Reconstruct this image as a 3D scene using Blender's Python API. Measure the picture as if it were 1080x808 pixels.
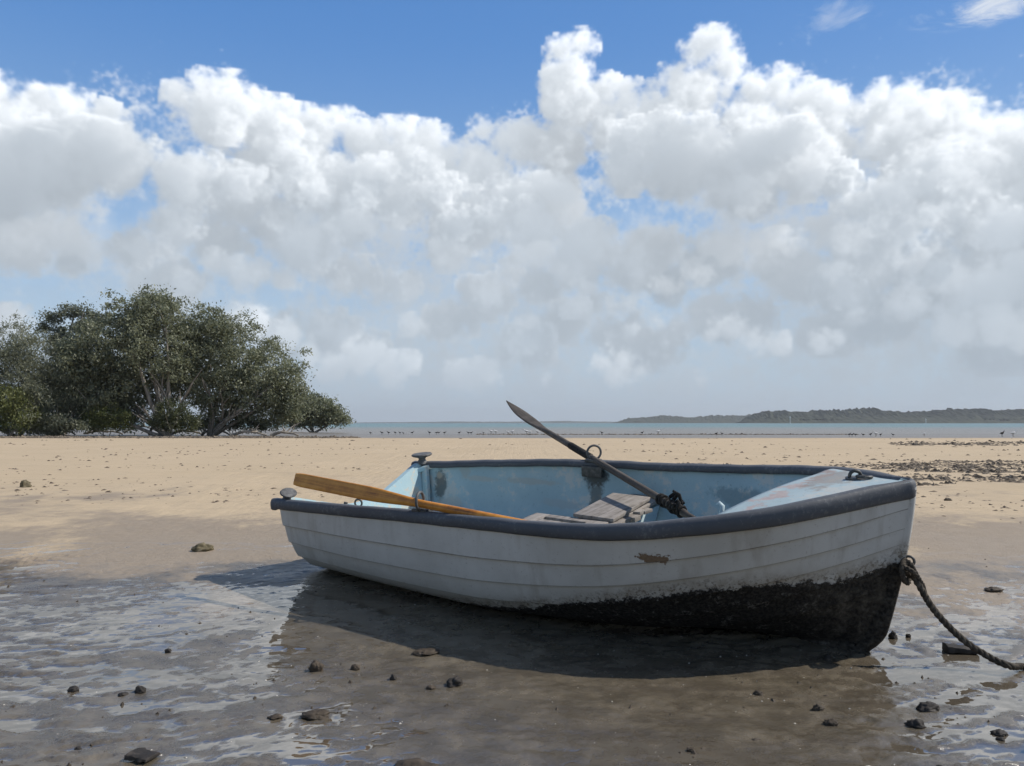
import bpy, bmesh, math, random
import numpy as np
from mathutils import Vector, Matrix, Euler, noise as mnoise

for o in list(bpy.data.objects):
    bpy.data.objects.remove(o)
SC = bpy.context.scene
COL = SC.collection
rng = random.Random(7)
NR = np.random.default_rng(11)

# ------------------------------------------------------------------ camera
F_PX, CX, CY, HZ, CAM_H = 848.0, 540.0, 404.0, 446.0, 1.0
cam_d = bpy.data.cameras.new("camera")
cam = bpy.data.objects.new("camera", cam_d)
COL.objects.link(cam)
cam.location = (0, 0, CAM_H)
PITCH = math.atan((HZ - CY) / F_PX)
cam.rotation_euler = (math.pi / 2 + PITCH, 0, 0)
cam_d.sensor_width = 36.0
cam_d.lens = 36.0 * F_PX / 1080.0
cam_d.clip_start = 0.05
cam_d.clip_end = 20000
SC.camera = cam

# ------------------------------------------------------------------ render / view
SC.render.engine = 'CYCLES'
SC.view_settings.view_transform = 'Standard'
SC.view_settings.look = 'None'
SC.view_settings.gamma = 1.0
SC.view_settings.use_curve_mapping = False
SC.view_settings.exposure = 0.0
SC.cycles.max_bounces = 6
SC.cycles.diffuse_bounces = 3
SC.cycles.glossy_bounces = 3
SC.cycles.transparent_max_bounces = 12
SC.cycles.volume_bounces = 0
SC.cycles.caustics_reflective = False
SC.cycles.caustics_refractive = False
SC.cycles.use_denoising = True
SC.cycles.use_adaptive_sampling = True
SC.cycles.adaptive_threshold = 0.02
SC.cycles.sample_clamp_indirect = 6.0

# ------------------------------------------------------------------ sun direction
SUN_DIR = Vector((1.30, 0.10, 1.35)).normalized()      # towards the sun
SUN_EL = math.asin(SUN_DIR.z)
SUN_AZ = math.atan2(SUN_DIR.x, SUN_DIR.y)               # clockwise from +Y
sun_d = bpy.data.lights.new("sun", 'SUN')
sun_d.energy = 4.2
sun_d.angle = math.radians(0.6)
sun_d.color = (1.0, 0.94, 0.85)
sun = bpy.data.objects.new("sun", sun_d)
COL.objects.link(sun)
sun.location = SUN_DIR * 30
sun.rotation_euler = SUN_DIR.to_track_quat('Z', 'Y').to_euler()


# ------------------------------------------------------------------ node helper
class NT:
    """small expression helper round a node tree"""
    def __init__(self, tree):
        self.t = tree
        self.n = tree.nodes
        self.l = tree.links

    def new(self, typ, **kw):
        nd = self.n.new(typ)
        for k, v in kw.items():
            setattr(nd, k, v)
        return nd

    def put(self, sock, v):
        if v is None:
            return
        if isinstance(v, bpy.types.NodeSocket):
            self.l.new(v, sock)
        elif isinstance(v, (tuple, list)):
            v = tuple(v)
            if sock.type == 'RGBA' and len(v) == 3:
                v = v + (1.0,)
            sock.default_value = v
        else:
            if sock.type == 'RGBA':
                v = (v, v, v, 1.0)
            elif sock.type == 'VECTOR':
                v = (v, v, v)
            sock.default_value = v

    def m(self, op, a, b=None, c=None, clamp=False):
        nd = self.new('ShaderNodeMath', operation=op, use_clamp=clamp)
        for s, v in zip(nd.inputs, (a, b, c)):
            self.put(s, v)
        return nd.outputs[0]

    def add(self, a, b): return self.m('ADD', a, b)
    def sub(self, a, b): return self.m('SUBTRACT', a, b)
    def mul(self, a, b): return self.m('MULTIPLY', a, b)

    def v(self, op, a, b=None, scale=None):
        nd = self.new('ShaderNodeVectorMath', operation=op)
        self.put(nd.inputs[0], a)
        if b is not None:
            self.put(nd.inputs[1], b)
        if scale is not None:
            self.put(nd.inputs['Scale'], scale)
        return nd.outputs['Value'] if op in ('DOT_PRODUCT', 'LENGTH', 'DISTANCE') else nd.outputs[0]

    def xyz(self, x, y, z=0.0):
        nd = self.new('ShaderNodeCombineXYZ')
        for s, q in zip(nd.inputs, (x, y, z)):
            self.put(s, q)
        return nd.outputs[0]

    def sep(self, vec):
        nd = self.new('ShaderNodeSeparateXYZ')
        self.put(nd.inputs[0], vec)
        return nd.outputs

    def ss(self, x, lo, hi):            # smoothstep lo -> hi
        nd = self.new('ShaderNodeMapRange', interpolation_type='SMOOTHSTEP')
        self.put(nd.inputs['Value'], x)
        self.put(nd.inputs['From Min'], lo)
        self.put(nd.inputs['From Max'], hi)
        return nd.outputs['Result']

    def lin(self, x, a, b, c=0.0, d=1.0, clamp=True):
        nd = self.new('ShaderNodeMapRange', clamp=clamp)
        for k, q in (('Value', x), ('From Min', a), ('From Max', b), ('To Min', c), ('To Max', d)):
            self.put(nd.inputs[k], q)
        return nd.outputs['Result']

    def mix(self, f, a, b, blend='MIX'):
        nd = self.new('ShaderNodeMix', data_type='RGBA', blend_type=blend)
        self.put(nd.inputs[0], f)
        self.put(nd.inputs[6], a)
        self.put(nd.inputs[7], b)
        return nd.outputs[2]

    def noise(self, vec=None, scale=5.0, detail=4.0, rough=0.5, lac=2.0, dist=0.0, dim='3D', out=0):
        nd = self.new('ShaderNodeTexNoise', noise_dimensions=dim)
        if vec is not None:
            self.put(nd.inputs['Vector'], vec)
        for k, q in (('Scale', scale), ('Detail', detail), ('Roughness', rough), ('Lacunarity', lac), ('Distortion', dist)):
            self.put(nd.inputs[k], q)
        return nd.outputs[out]

    def voro(self, vec=None, scale=5.0, detail=0.0, rough=0.5, smooth=None, dim='3D', rnd=1.0, feature=None):
        nd = self.new('ShaderNodeTexVoronoi', voronoi_dimensions=dim)
        nd.feature = feature or ('SMOOTH_F1' if smooth is not None else 'F1')
        if vec is not None:
            self.put(nd.inputs['Vector'], vec)
        self.put(nd.inputs['Scale'], scale)
        if 'Detail' in nd.inputs:
            self.put(nd.inputs['Detail'], detail)
            self.put(nd.inputs['Roughness'], rough)
        if smooth is not None:
            self.put(nd.inputs['Smoothness'], smooth)
        self.put(nd.inputs['Randomness'], rnd)
        return nd.outputs['Distance']

    def ramp(self, x, stops, interp='LINEAR'):
        nd = self.new('ShaderNodeValToRGB')
        cr = nd.color_ramp
        cr.interpolation = interp
        while len(cr.elements) < len(stops):
            cr.elements.new(0.5)
        for e, (p, c) in zip(cr.elements, stops):
            e.position = p
            c = (c, c, c) if isinstance(c, (int, float)) else c
            e.color = tuple(c) + (1.0,)
        self.put(nd.inputs[0], x)
        return nd.outputs[0]

    def curve(self, x, pts):
        nd = self.new('ShaderNodeFloatCurve')
        cu = nd.mapping.curves[0]
        while len(cu.points) < len(pts):
            cu.points.new(0.5, 0.5)
        for p, (a, b) in zip(cu.points, pts):
            p.location = (a, b)
            p.handle_type = 'VECTOR'
        nd.mapping.update()
        self.put(nd.inputs['Value'], x)
        return nd.outputs[0]

    def bump(self, h, strength=0.5, dist=0.01, normal=None):
        nd = self.new('ShaderNodeBump')
        self.put(nd.inputs['Height'], h)
        self.put(nd.inputs['Strength'], strength)
        self.put(nd.inputs['Distance'], dist)
        if normal is not None:
            self.put(nd.inputs['Normal'], normal)
        return nd.outputs[0]


def lin(r, g, b):
    f = lambda c: (c / 255 / 12.92) if c / 255 <= 0.04045 else ((c / 255 + 0.055) / 1.055) ** 2.4
    return (f(r), f(g), f(b))


# ------------------------------------------------------------------ world: clear sky with a bank of cumulus far away
SKY_STRENGTH = 0.11
world = bpy.data.worlds.new("World")
SC.world = world
world.use_nodes = True
world.cycles.sampling_method = 'MANUAL'
world.cycles.sample_map_resolution = 512
W = NT(world.node_tree)
W.n.clear()
w_out = W.new('ShaderNodeOutputWorld')
w_bg = W.new('ShaderNodeBackground')
W.put(w_bg.inputs['Strength'], SKY_STRENGTH)
W.l.new(w_bg.outputs[0], w_out.inputs['Surface'])
sky = W.new('ShaderNodeTexSky', sky_type='NISHITA', sun_disc=False)
sky.sun_elevation = SUN_EL
sky.sun_rotation = SUN_AZ
sky.air_density = 1.0
sky.dust_density = 0.6
sky.ozone_density = 2.2
tc = W.new('ShaderNodeTexCoord')
DIRV = W.v('NORMALIZE', tc.outputs['Generated'])
dx, dy, dz = W.sep(DIRV)
AZ = W.m('ARCTAN2', dx, dy)
HLEN = W.m('SQRT', W.m('MAXIMUM', W.add(W.mul(dx, dx), W.mul(dy, dy)), 1e-6))
EL = W.m('DIVIDE', dz, HLEN)


def px_az(x): return math.atan((x - 540.0) / 848.0)
def px_el(x, y): return (446.0 - y) / math.hypot(848.0, x - 540.0)


def sky_col(r, g, b):                       # a picture colour as sky radiance
    return tuple(c / SKY_STRENGTH for c in lin(r, g, b))


# CLOUDSIM
# ------------------------------------------------------------------ cumulus bank: a small light simulation in a voxel block
# (heaps of spheres on spheres, sunlight and view both marched through them); gives brightness and cover per direction
def cloud_bank():
    VX = 1.6                                           # picture pixels (1/848 rad) per voxel
    X0, X1, Y0, Y1 = -330.0, 1410.0, -10.0, 560.0       # azimuth and elevation, both times 848; azimuth centred on 540
    nx, ny, nz = int((X1 - X0) / VX), int((Y1 - Y0) / VX), 76
    R = np.random.default_rng(5)
    f = np.full((nx, ny, nz), -40.0, np.float32)        # distance inside the cloud, voxels
    sf = np.ones((nx, ny, nz), np.float32)             # sun factor set by hand per heap; shade from unseen clouds only assumed

    def ax(x): return (540 + 848 * math.atan((x - 540) / 848) - X0) / VX
    def ey(x, y): return (848 * (446 - y) / math.hypot(848, x - 540) - Y0) / VX

    def ball(cx, cy, cz, rx, ry, rz, sun, k=1.0):
        lo = [max(0, int(c - r - 1)) for c, r in zip((cx, cy, cz), (rx, ry, rz))]
        hi = [min(n, int(c + r + 2)) for n, c, r in zip((nx, ny, nz), (cx, cy, cz), (rx, ry, rz))]
        if min(h - l for l, h in zip(lo, hi)) <= 0:
            return
        gx = ((np.arange(lo[0], hi[0], dtype=np.float32) - cx) / rx)[:, None, None]
        gy = ((np.arange(lo[1], hi[1], dtype=np.float32) - cy) / ry)[None, :, None]
        gz = ((np.arange(lo[2], hi[2], dtype=np.float32) - cz) / rz)[None, None, :]
        d = (1.0 - np.sqrt(gx * gx + gy * gy + gz * gz)) * (min(rx, ry, rz) * k)
        s = np.s_[lo[0]:hi[0], lo[1]:hi[1], lo[2]:hi[2]]
        w = d > f[s]
        f[s] = np.where(w, d, f[s])
        sf[s] = np.where(w & (d > -1), sun, sf[s])

    def heap(x, y, r, z, sun=1.0, flat=1.0, levels=2, seed=0):
        """x, y, r in picture pixels; a ball with smaller balls budding from its surface"""
        cx, cy, rr = ax(x), ey(x, y), r / VX * 0.8
        ball(cx, cy, z, rr, rr * flat, min(rr, 26), sun)
        def bud(cx, cy, cz, rr, fl, lev, n):
            for _ in range(n):
                v = R.normal(size=3); v /= np.linalg.norm(v)
                if v[1] < -0.35:
                    v[1] *= -0.6
                if v[2] > 0.4:
                    v[2] *= -1
                q = rr * R.uniform(0.22, 0.46)
                bx, by, bz = cx + v[0] * rr * 0.92, cy + v[1] * rr * 0.92 * fl, cz + v[2] * min(rr, 24) * 0.92
                ball(bx, by, bz, q, q, q, sun)
                if lev > 1 and q > 3.0:
                    bud(bx, by, bz, q, 1.0, lev - 1, 9)
        bud(cx, cy, z, rr, flat, levels, 26)

    # back bank (white towers), picture positions
    B = 46
    for a in [(30, 108, 26), (62, 112, 28), (15, 140, 40), (90, 145, 40), (-40, 140, 60), (-120, 150, 70), (-220, 170, 80), (-330, 190, 90), (-450, 200, 100),
              (182, 100, 20), (215, 88, 22), (236, 86, 20), (225, 120, 44), (270, 124, 38), (300, 128, 32), (335, 132, 28), (352, 126, 22),
              (372, 142, 28), (392, 158, 26), (300, 160, 50), (420, 138, 24), (448, 150, 28), (470, 160, 24), (510, 130, 18), (530, 145, 24),
              (560, 150, 30), (590, 165, 34), (500, 170, 30), (440, 180, 44),
              (592, 46, 18), (612, 42, 20), (598, 78, 30), (606, 108, 38), (640, 118, 28), (662, 116, 26), (598, 150, 34), (618, 106, 32), (640, 92, 22), (662, 98, 22), (690, 94, 18), (690, 120, 34), (716, 76, 20),
              (740, 46, 22), (758, 38, 24), (770, 62, 24), (740, 92, 36), (640, 135, 32),
              (800, 90, 24), (824, 86, 24), (850, 102, 28), (880, 106, 28), (905, 118, 24), (935, 100, 22), (955, 98, 22), (945, 130, 36), (980, 118, 28),
              (1010, 132, 32), (1040, 146, 32), (1070, 146, 32), (1100, 150, 40), (860, 150, 50), (800, 140, 44), (1000, 180, 50), (1060, 190, 50),
              (1160, 160, 60), (1240, 190, 70), (1340, 200, 80), (1480, 230, 90), (1650, 240, 100)]:
        heap(*a, B + R.uniform(-4, 6), 1.12)
    # white heads half way down
    for a in [(45, 248, 26), (20, 262, 30), (75, 262, 26), (235, 255, 24), (210, 262, 18), (140, 268, 22), (250, 200, 40), (330, 195, 46), (290, 235, 36), (400, 190, 40),
              (470, 210, 30), (540, 210, 34), (582, 205, 34), (600, 230, 26), (500, 235, 40), (1010, 190, 44), (1050, 230, 40), (960, 230, 30), (870, 245, 20), (800, 260, 20), (760, 265, 30),
              (700, 260, 30), (1060, 270, 40), (920, 285, 34), (845, 290, 28), (990, 290, 36)]:
        heap(*a, 34 + R.uniform(-5, 5), 0.95)
    # grey heads in front, their shade put in by a low sun factor
    for a in [(680, 150, 34), (708, 140, 30), (735, 142, 28), (660, 180, 30), (720, 175, 44), (765, 160, 30), (800, 160, 32), (838, 150, 30), (850, 180, 36), (790, 195, 44),
              (885, 190, 24), (910, 215, 26), (950, 205, 28), (985, 195, 24), (1012, 185, 26), (1035, 200, 24), (940, 240, 34), (1000, 225, 30), (1060, 240, 30),
              (380, 205, 26), (400, 196, 20), (432, 180, 22), (450, 172, 18), (420, 215, 30), (460, 200, 26), (370, 240, 28), (345, 235, 26), (520, 225, 30), (560, 240, 36), (480, 240, 30),
              (110, 165, 44), (50, 180, 44), (-20, 190, 50), (130, 260, 18), (190, 190, 40), (180, 240, 30), (320, 260, 40), (620, 260, 36), (680, 280, 40),
              (-150, 220, 70), (1180, 240, 60), (1300, 270, 70)]:
        heap(*a, 18 + R.uniform(-5, 4), R.uniform(0.42, 0.75))
    # ragged grey underside of the bank
    for i in range(95):
        x = R.uniform(-420, 1500)
        y = R.uniform(265, 372)
        if x < 150 and y > 285:
            continue
        heap(x, y, R.uniform(16, 40), 34 + R.uniform(-18, 12), R.uniform(0.30, 0.7), flat=0.8, levels=1)
    # sunlit heads standing out of the grey lower down
    for a in [(560, 262, 26), (600, 285, 22), (470, 275, 24), (420, 300, 22), (520, 310, 20), (260, 290, 24), (300, 300, 20), (360, 300, 18), (700, 300, 22), (650, 330, 18), (740, 285, 18),
              (800, 275, 24), (820, 255, 16), (850, 262, 18), (900, 250, 22), (930, 262, 20), (880, 300, 22), (975, 275, 26), (1010, 290, 28), (1050, 300, 30), (1085, 290, 30), (950, 320, 22),
              (1020, 330, 20), (600, 330, 16), (550, 345, 14), (440, 340, 16), (690, 345, 14), (900, 335, 16), (20, 250, 24), (60, 246, 22), (190, 300, 20), (220, 280, 18)]:
        heap(a[0] + R.uniform(-8, 8), a[1] + R.uniform(-6, 6), a[2], 12 + R.uniform(-2, 6), R.uniform(1.0, 1.4), flat=0.85)
    # small bright heads low down
    for a in [(245, 338, 22), (268, 344, 24), (300, 356, 26), (325, 372, 22), (365, 364, 18), (380, 378, 26), (405, 392, 22), (428, 382, 15), (350, 388, 24),
              (482, 398, 18), (510, 394, 18), (496, 408, 16), (636, 384, 18), (656, 382, 20), (648, 396, 20), (672, 392, 13), (752, 354, 16), (770, 350, 18), (795, 362, 18), (822, 364, 14), (866, 360, 13), (882, 360, 10),
              (735, 400, 9), (575, 400, 8), (1015, 350, 20), (1050, 344, 22), (1085, 352, 24), (5, 340, 20), (-30, 350, 30)]:
        heap(*a, 6, 1.8)

    # wispy erosion, by a random field with a falling spectrum
    def fbm(n, beta, seed):
        r = np.random.default_rng(seed)
        w = np.fft.rfftn(r.standard_normal(n).astype(np.float32))
        kx, ky, kz = np.meshgrid(np.fft.fftfreq(n[0]), np.fft.fftfreq(n[1]), np.fft.rfftfreq(n[2]), indexing='ij')
        k2 = (kx * kx + ky * ky + kz * kz).astype(np.float32)
        k2[0, 0, 0] = 1
        w *= k2 ** (-beta / 4) / (1 + (0.012 ** 2) / k2)
        w[0, 0, 0] = 0
        g = np.fft.irfftn(w, s=n).astype(np.float32)
        return g / g.std()
    tile = fbm((256, 192, nz), 3.4, 3)
    reps = (-(-nx // 256), -(-ny // 192), 1)
    g = np.tile(tile, reps)[:nx, :ny, :nz]
    f += g * (2.0 + 2.6 * np.clip((-f) / 6.0 + 0.7, 0, 1))
    rho = np.clip((f + 1.8) / 9.0, 0, 1)
    rho *= 0.35 + 0.65 * rho
    del f
    # thin sheets of grey cloud and rain haze filling the bank below its towers
    yy = (np.arange(ny, dtype=np.float32) * VX + Y0)[None, :]
    xx = (np.arange(nx, dtype=np.float32) * VX + X0)[:, None]
    ss = lambda t: (lambda q: q * q * (3 - 2 * q))(np.clip(t, 0, 1))
    el_top = np.interp(xx[:, 0], [-330, 0, 130, 230, 400, 560, 640, 760, 900, 1080, 1410], [270, 320, 315, 345, 310, 325, 315, 350, 325, 300, 220]).astype(np.float32)[:, None]
    n2 = g[:, :, 20]
    n3 = g[:, :, 52]
    veil = ss((el_top - yy + 22 * n2) / 90) * np.clip(0.75 + 0.35 * n3, 0.1, 1.6)
    for hx, hy, rx, ry, k in [(648, 222, 50, 26, .95), (150, 205, 40, 34, .9), (125, 232, 30, 24, .9), (20, 318, 160, 38, .92), (130, 290, 60, 22, .4)]:
        veil *= 1 - k * np.exp(-((xx - 540 - 848 * math.atan((hx - 540) / 848)) / rx) ** 2 - ((yy - ey(hx, hy) * VX - Y0 + 8 * n3) / ry) ** 2)
    low = ss((215 - yy + 16 * n2) / 150) * (0.55 + 0.45 * ss((xx - 60) / 200))
    for z in range(58, 72):
        rho[:, :, z] = np.maximum(rho[:, :, z], 0.36 * veil * (0.7 + 0.3 * np.clip(g[:, :, z], -1, 2)))
        sf[:, :, z] = 0.7
    for z in range(14, 30):
        w = rho[:, :, z] < 0.10 * low
        rho[:, :, z] = np.where(w, 0.10 * low, rho[:, :, z])
        sf[:, :, z] = np.where(w, 0.58, sf[:, :, z])
    del g

    # optical depth towards the sun: swept in from the right-hand side
    dy_, dz_ = 0.62, 0.10
    SIG = 0.34
    tau = np.zeros((nx, ny, nz), np.float32)
    cur = np.zeros((ny, nz), np.float32)
    for i in range(nx - 1, -1, -1):
        a = np.empty_like(cur)
        a[:-1] = cur[:-1] * (1 - dy_) + cur[1:] * dy_
        a[-1] = cur[-1] * (1 - dy_)
        b = np.empty_like(a)
        b[:, :-1] = a[:, :-1] * (1 - dz_) + a[:, 1:] * dz_
        b[:, -1] = a[:, -1]
        cur = b * 0.985 + rho[i] * (SIG * 1.18)
        tau[i] = cur
    # and straight up, for the light of the blue sky
    up = np.cumsum(rho[:, ::-1, :], axis=1)[:, ::-1, :] * SIG
    c = np.cumsum(np.pad(up, ((24, 24), (0, 0), (0, 0)), mode='edge'), axis=0)
    up = (c[48:] - c[:-48]) / 48.0
    del c
    sunl = sf * (0.62 * np.exp(-0.8 * tau) + 0.26 * np.exp(-0.16 * tau) + 0.14 * np.exp(-0.03 * tau))
    amb = 0.50 + 0.50 * np.exp(-0.05 * up)
    del tau, up, sf
    od = rho * SIG
    T = np.exp(-(np.cumsum(od, axis=2) - od))
    wgt = T * (1 - np.exp(-od))
    S = (wgt * sunl).sum(2)
    A = (wgt * amb).sum(2)
    C = wgt.sum(2)
    return nx, ny, (X0, X1, Y0, Y1), S, A, C


nx_, ny_, (CX0, CX1, CY0, CY1), cS, cA, cC = cloud_bank()
px_ = np.ones((ny_, nx_, 4), np.float32)
px_[:, :, 0], px_[:, :, 1], px_[:, :, 2] = cS.T, cA.T, cC.T
cloud_img = bpy.data.images.new("cumulus_bank", nx_, ny_, float_buffer=True, is_data=True)
cloud_img.pixels.foreach_set(px_.ravel())
cloud_img.update()
cloud_img.pack()
tx = W.new('ShaderNodeTexImage', interpolation='Cubic', extension='MIRROR')
tx.image = cloud_img
U = W.lin(AZ, (CX0 - 540) / 848, (CX1 - 540) / 848, 0.0, 1.0, clamp=False)
V = W.m('MINIMUM', W.lin(EL, CY0 / 848, CY1 / 848, 0.0, 1.0, clamp=False), 0.999)
V = W.m('MAXIMUM', V, 0.002)
W.l.new(W.xyz(U, V), tx.inputs['Vector'])
chan = W.new('ShaderNodeSeparateColor')
W.l.new(tx.outputs['Color'], chan.inputs[0])
K = 1.0 / SKY_STRENGTH
SUNLIT = tuple(c * K for c in (0.70, 0.68, 0.655))
SKYLIT = tuple(c * K for c in (0.495, 0.56, 0.63))
# blue of the clear sky: the sky texture, paler towards the horizon
BLUE = W.mix(W.mul(W.ss(EL, 1.3, 0.4), W.lin(dy, -0.3, 0.3, 0.25, 0.70)), sky.outputs[0], W.mix(W.ss(EL, 0.0, 0.55), sky_col(176, 210, 240), sky_col(84, 146, 220)))
CL = W.v('ADD', W.v('SCALE', SUNLIT, scale=chan.outputs[0]), W.v('SCALE', SKYLIT, scale=chan.outputs[1]))
COV = W.m('MINIMUM', chan.outputs[2], 1.0)
front = W.mul(W.ss(EL, (CY1 - 5) / 848, (CY1 - 60) / 848), W.lin(dy, -0.25, 0.25, 0.45, 1.0))
SKYC = W.v('ADD', W.v('SCALE', BLUE, scale=W.sub(1.0, W.mul(COV, front))), W.v('SCALE', CL, scale=front))
SKYC = W.mix(W.mul(W.ss(EL, 0.34, 0.03), 0.36), SKYC, sky_col(188, 206, 223))
# a few high wisps in the blue
Pq = W.xyz(W.mul(AZ, 9.0), W.mul(EL, 22.0), 3.1)
wis = W.noise(Pq, scale=1.6, detail=8.0, rough=0.62, dist=0.8)
def wisp(x, y, rx, ry):
    a = W.mul(W.sub(AZ, px_az(x)), 848.0 / rx)
    b = W.mul(W.sub(EL, px_el(x, y)), 848.0 / ry)
    return W.m('EXPONENT', W.mul(W.add(W.mul(a, a), W.mul(b, b)), -1.0))
for x, y, rx, ry, k in [(1050, -6, 60, 20, 0.9), (893, 6, 40, 20, 0.35)]:
    bl_ = wisp(x, y, rx, ry)
    g = W.mul(W.mul(W.ss(W.add(bl_, W.mul(W.sub(wis, 0.5), 3.0)), 0.3, 1.3), W.ss(bl_, 0.1, 0.6)), k)
    SKYC = W.mix(g, SKYC, sky_col(225, 232, 242))
SKYC = W.mix(W.mul(W.ss(EL, 0.085, -0.01), 0.9), SKYC, sky_col(176, 190, 205))
W.l.new(SKYC, w_bg.inputs['Color'])


# ------------------------------------------------------------------ helpers for objects and meshes
def tag(o, label=None, cat=None, group=None, kind=None):
    for k, v in (('label', label), ('category', cat), ('group', group), ('kind', kind)):
        if v:
            o[k] = v
    return o


def link(name, me, mat=None, parent=None):
    o = bpy.data.objects.new(name, me)
    COL.objects.link(o)
    if mat is not None:
        for q in (mat if isinstance(mat, (list, tuple)) else [mat]):
            me.materials.append(q)
    if parent is not None:
        o.parent = parent
    return o


def empty(name, loc=(0, 0, 0), rz=0.0):
    o = bpy.data.objects.new(name, None)
    o.empty_display_size = 0.2
    o.location = loc
    o.rotation_euler = (0, 0, rz)
    COL.objects.link(o)
    return o


def mesh_np(name, V, Fc, smooth=True, attrs=None, midx=None):
    """V n x 3, Fc m x k (all faces k sided)"""
    V = np.asarray(V, np.float32)
    Fc = np.asarray(Fc, np.int32)
    me = bpy.data.meshes.new(name)
    me.vertices.add(len(V))
    me.vertices.foreach_set('co', V.ravel())
    m, k = Fc.shape
    me.loops.add(m * k)
    me.loops.foreach_set('vertex_index', Fc.ravel())
    me.polygons.add(m)
    me.polygons.foreach_set('loop_start', np.arange(0, m * k, k, dtype=np.int32))
    me.polygons.foreach_set('loop_total', np.full(m, k, np.int32))
    me.polygons.foreach_set('use_smooth', np.full(m, smooth, bool))
    if midx is not None:
        me.polygons.foreach_set('material_index', np.asarray(midx, np.int32))
    me.update(calc_edges=True)
    for nm, arr in (attrs or {}).items():
        at = me.attributes.new(nm, 'FLOAT', 'POINT')
        at.data.foreach_set('value', np.asarray(arr, np.float32).ravel())
    return me


class MB:
    """mesh builder: polygons of any size"""
    def __init__(self):
        self.v, self.f, self.s = [], [], []

    def poly(self, pts, faces, smooth=False):
        b = len(self.v)
        self.v += [tuple(p) for p in pts]
        self.f += [tuple(b + i for i in f) for f in faces]
        self.s += [smooth] * len(faces)

    def box(self, c, size, rot=None, taper=1.0):
        hx, hy, hz = [q / 2 for q in size]
        pts = []
        for z in (-hz, hz):
            k = taper if z > 0 else 1.0
            for x, y in ((-hx, -hy), (hx, -hy), (hx, hy), (-hx, hy)):
                p = Vector((x * k, y * k, z))
                if rot is not None:
                    p = rot @ p
                pts.append(p + Vector(c))
        self.poly(pts, [(0, 3, 2, 1), (4, 5, 6, 7), (0, 1, 5, 4), (1, 2, 6, 5), (2, 3, 7, 6), (3, 0, 4, 7)])

    def loft(self, rings, closed=True, caps=True, smooth=True):
        n = len(rings[0])
        pts = [p for r in rings for p in r]
        fs = []
        for i in range(len(rings) - 1):
            for j in range(n if closed else n - 1):
                a, b = i * n + j, i * n + (j + 1) % n
                fs.append((a, b, b + n, a + n))
        self.poly(pts, fs, smooth)
        if caps and closed:
            self.poly(rings[0], [tuple(range(n))[::-1]])
            self.poly(rings[-1], [tuple(range(n))])

    def tube(self, path, rad, n=8, caps=True, flat=1.0):
        path = [Vector(p) for p in path]
        rad = rad if isinstance(rad, (list, tuple)) else [rad] * len(path)
        rings, ref = [], None
        for i, p in enumerate(path):
            t = (path[min(i + 1, len(path) - 1)] - path[max(i - 1, 0)]).normalized()
            if ref is None:
                ref = t.orthogonal().normalized()
            ref = (ref - t * ref.dot(t)).normalized()
            b = t.cross(ref)
            rings.append([p + (ref * math.cos(a) + b * math.sin(a) * flat) * rad[i] for a in (2 * math.pi * k / n for k in range(n))])
        self.loft(rings, True, caps)

    def build(self, name, mat=None, parent=None, bevel=0.0, seg=2):
        me = bpy.data.meshes.new(name)
        me.from_pydata(self.v, [], self.f)
        me.polygons.foreach_set('use_smooth', self.s)
        if bevel:
            bm = bmesh.new()
            bm.from_mesh(me)
            bmesh.ops.remove_doubles(bm, verts=bm.verts, dist=1e-5)
            es = [e for e in bm.edges if len(e.link_faces) == 2 and e.calc_face_angle(0) > 0.6]
            bmesh.ops.bevel(bm, geom=es, offset=bevel, segments=seg, affect='EDGES', profile=0.6)
            for f in bm.faces:
                f.smooth = True
            bm.to_mesh(me)
            bm.free()
        me.update()
        return link(name, me, mat, parent)


def mat(name):
    m = bpy.data.materials.new(name)
    m.use_nodes = True
    t = NT(m.node_tree)
    return m, t, t.n['Principled BSDF']


def pset(t, b, **kw):
    names = {'col': 'Base Color', 'rough': 'Roughness', 'ior': 'IOR', 'spec': 'Specular IOR Level', 'normal': 'Normal', 'metal': 'Metallic',
             'sheen': 'Sheen Weight', 'coat': 'Coat Weight'}
    for k, v in kw.items():
        t.put(b.inputs[names[k]], v)


# ------------------------------------------------------------------ tileable random fields for the ground
def field2(n, weight, seed):
    r = np.random.default_rng(seed)
    w = np.fft.rfft2(r.standard_normal((n, n)))
    kx, ky = np.meshgrid(np.fft.fftfreq(n) * n, np.fft.rfftfreq(n) * n, indexing='ij')
    w *= weight(kx, ky)
    w[0, 0] = 0
    g = np.fft.irfft2(w, s=(n, n))
    return (g / g.std()).astype(np.float32)


def look(tile, x, y):
    """periodic bilinear lookup; x, y in tiles"""
    n = tile.shape[0]
    x = np.mod(x, 1.0) * n
    y = np.mod(y, 1.0) * n
    i, j = x.astype(np.int64), y.astype(np.int64)
    a, b = (x - i).astype(np.float32), (y - j).astype(np.float32)
    i %= n; j %= n
    i1, j1 = (i + 1) % n, (j + 1) % n
    return (tile[i, j] * (1 - a) + tile[i1, j] * a) * (1 - b) + (tile[i, j1] * (1 - a) + tile[i1, j1] * a) * b


T_FBM = field2(512, lambda kx, ky: 1 / np.maximum(np.hypot(kx, ky), 1) ** 1.6, 1)
T_FBM2 = field2(512, lambda kx, ky: 1 / np.maximum(np.hypot(kx, ky), 1) ** 1.25, 2)
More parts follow.
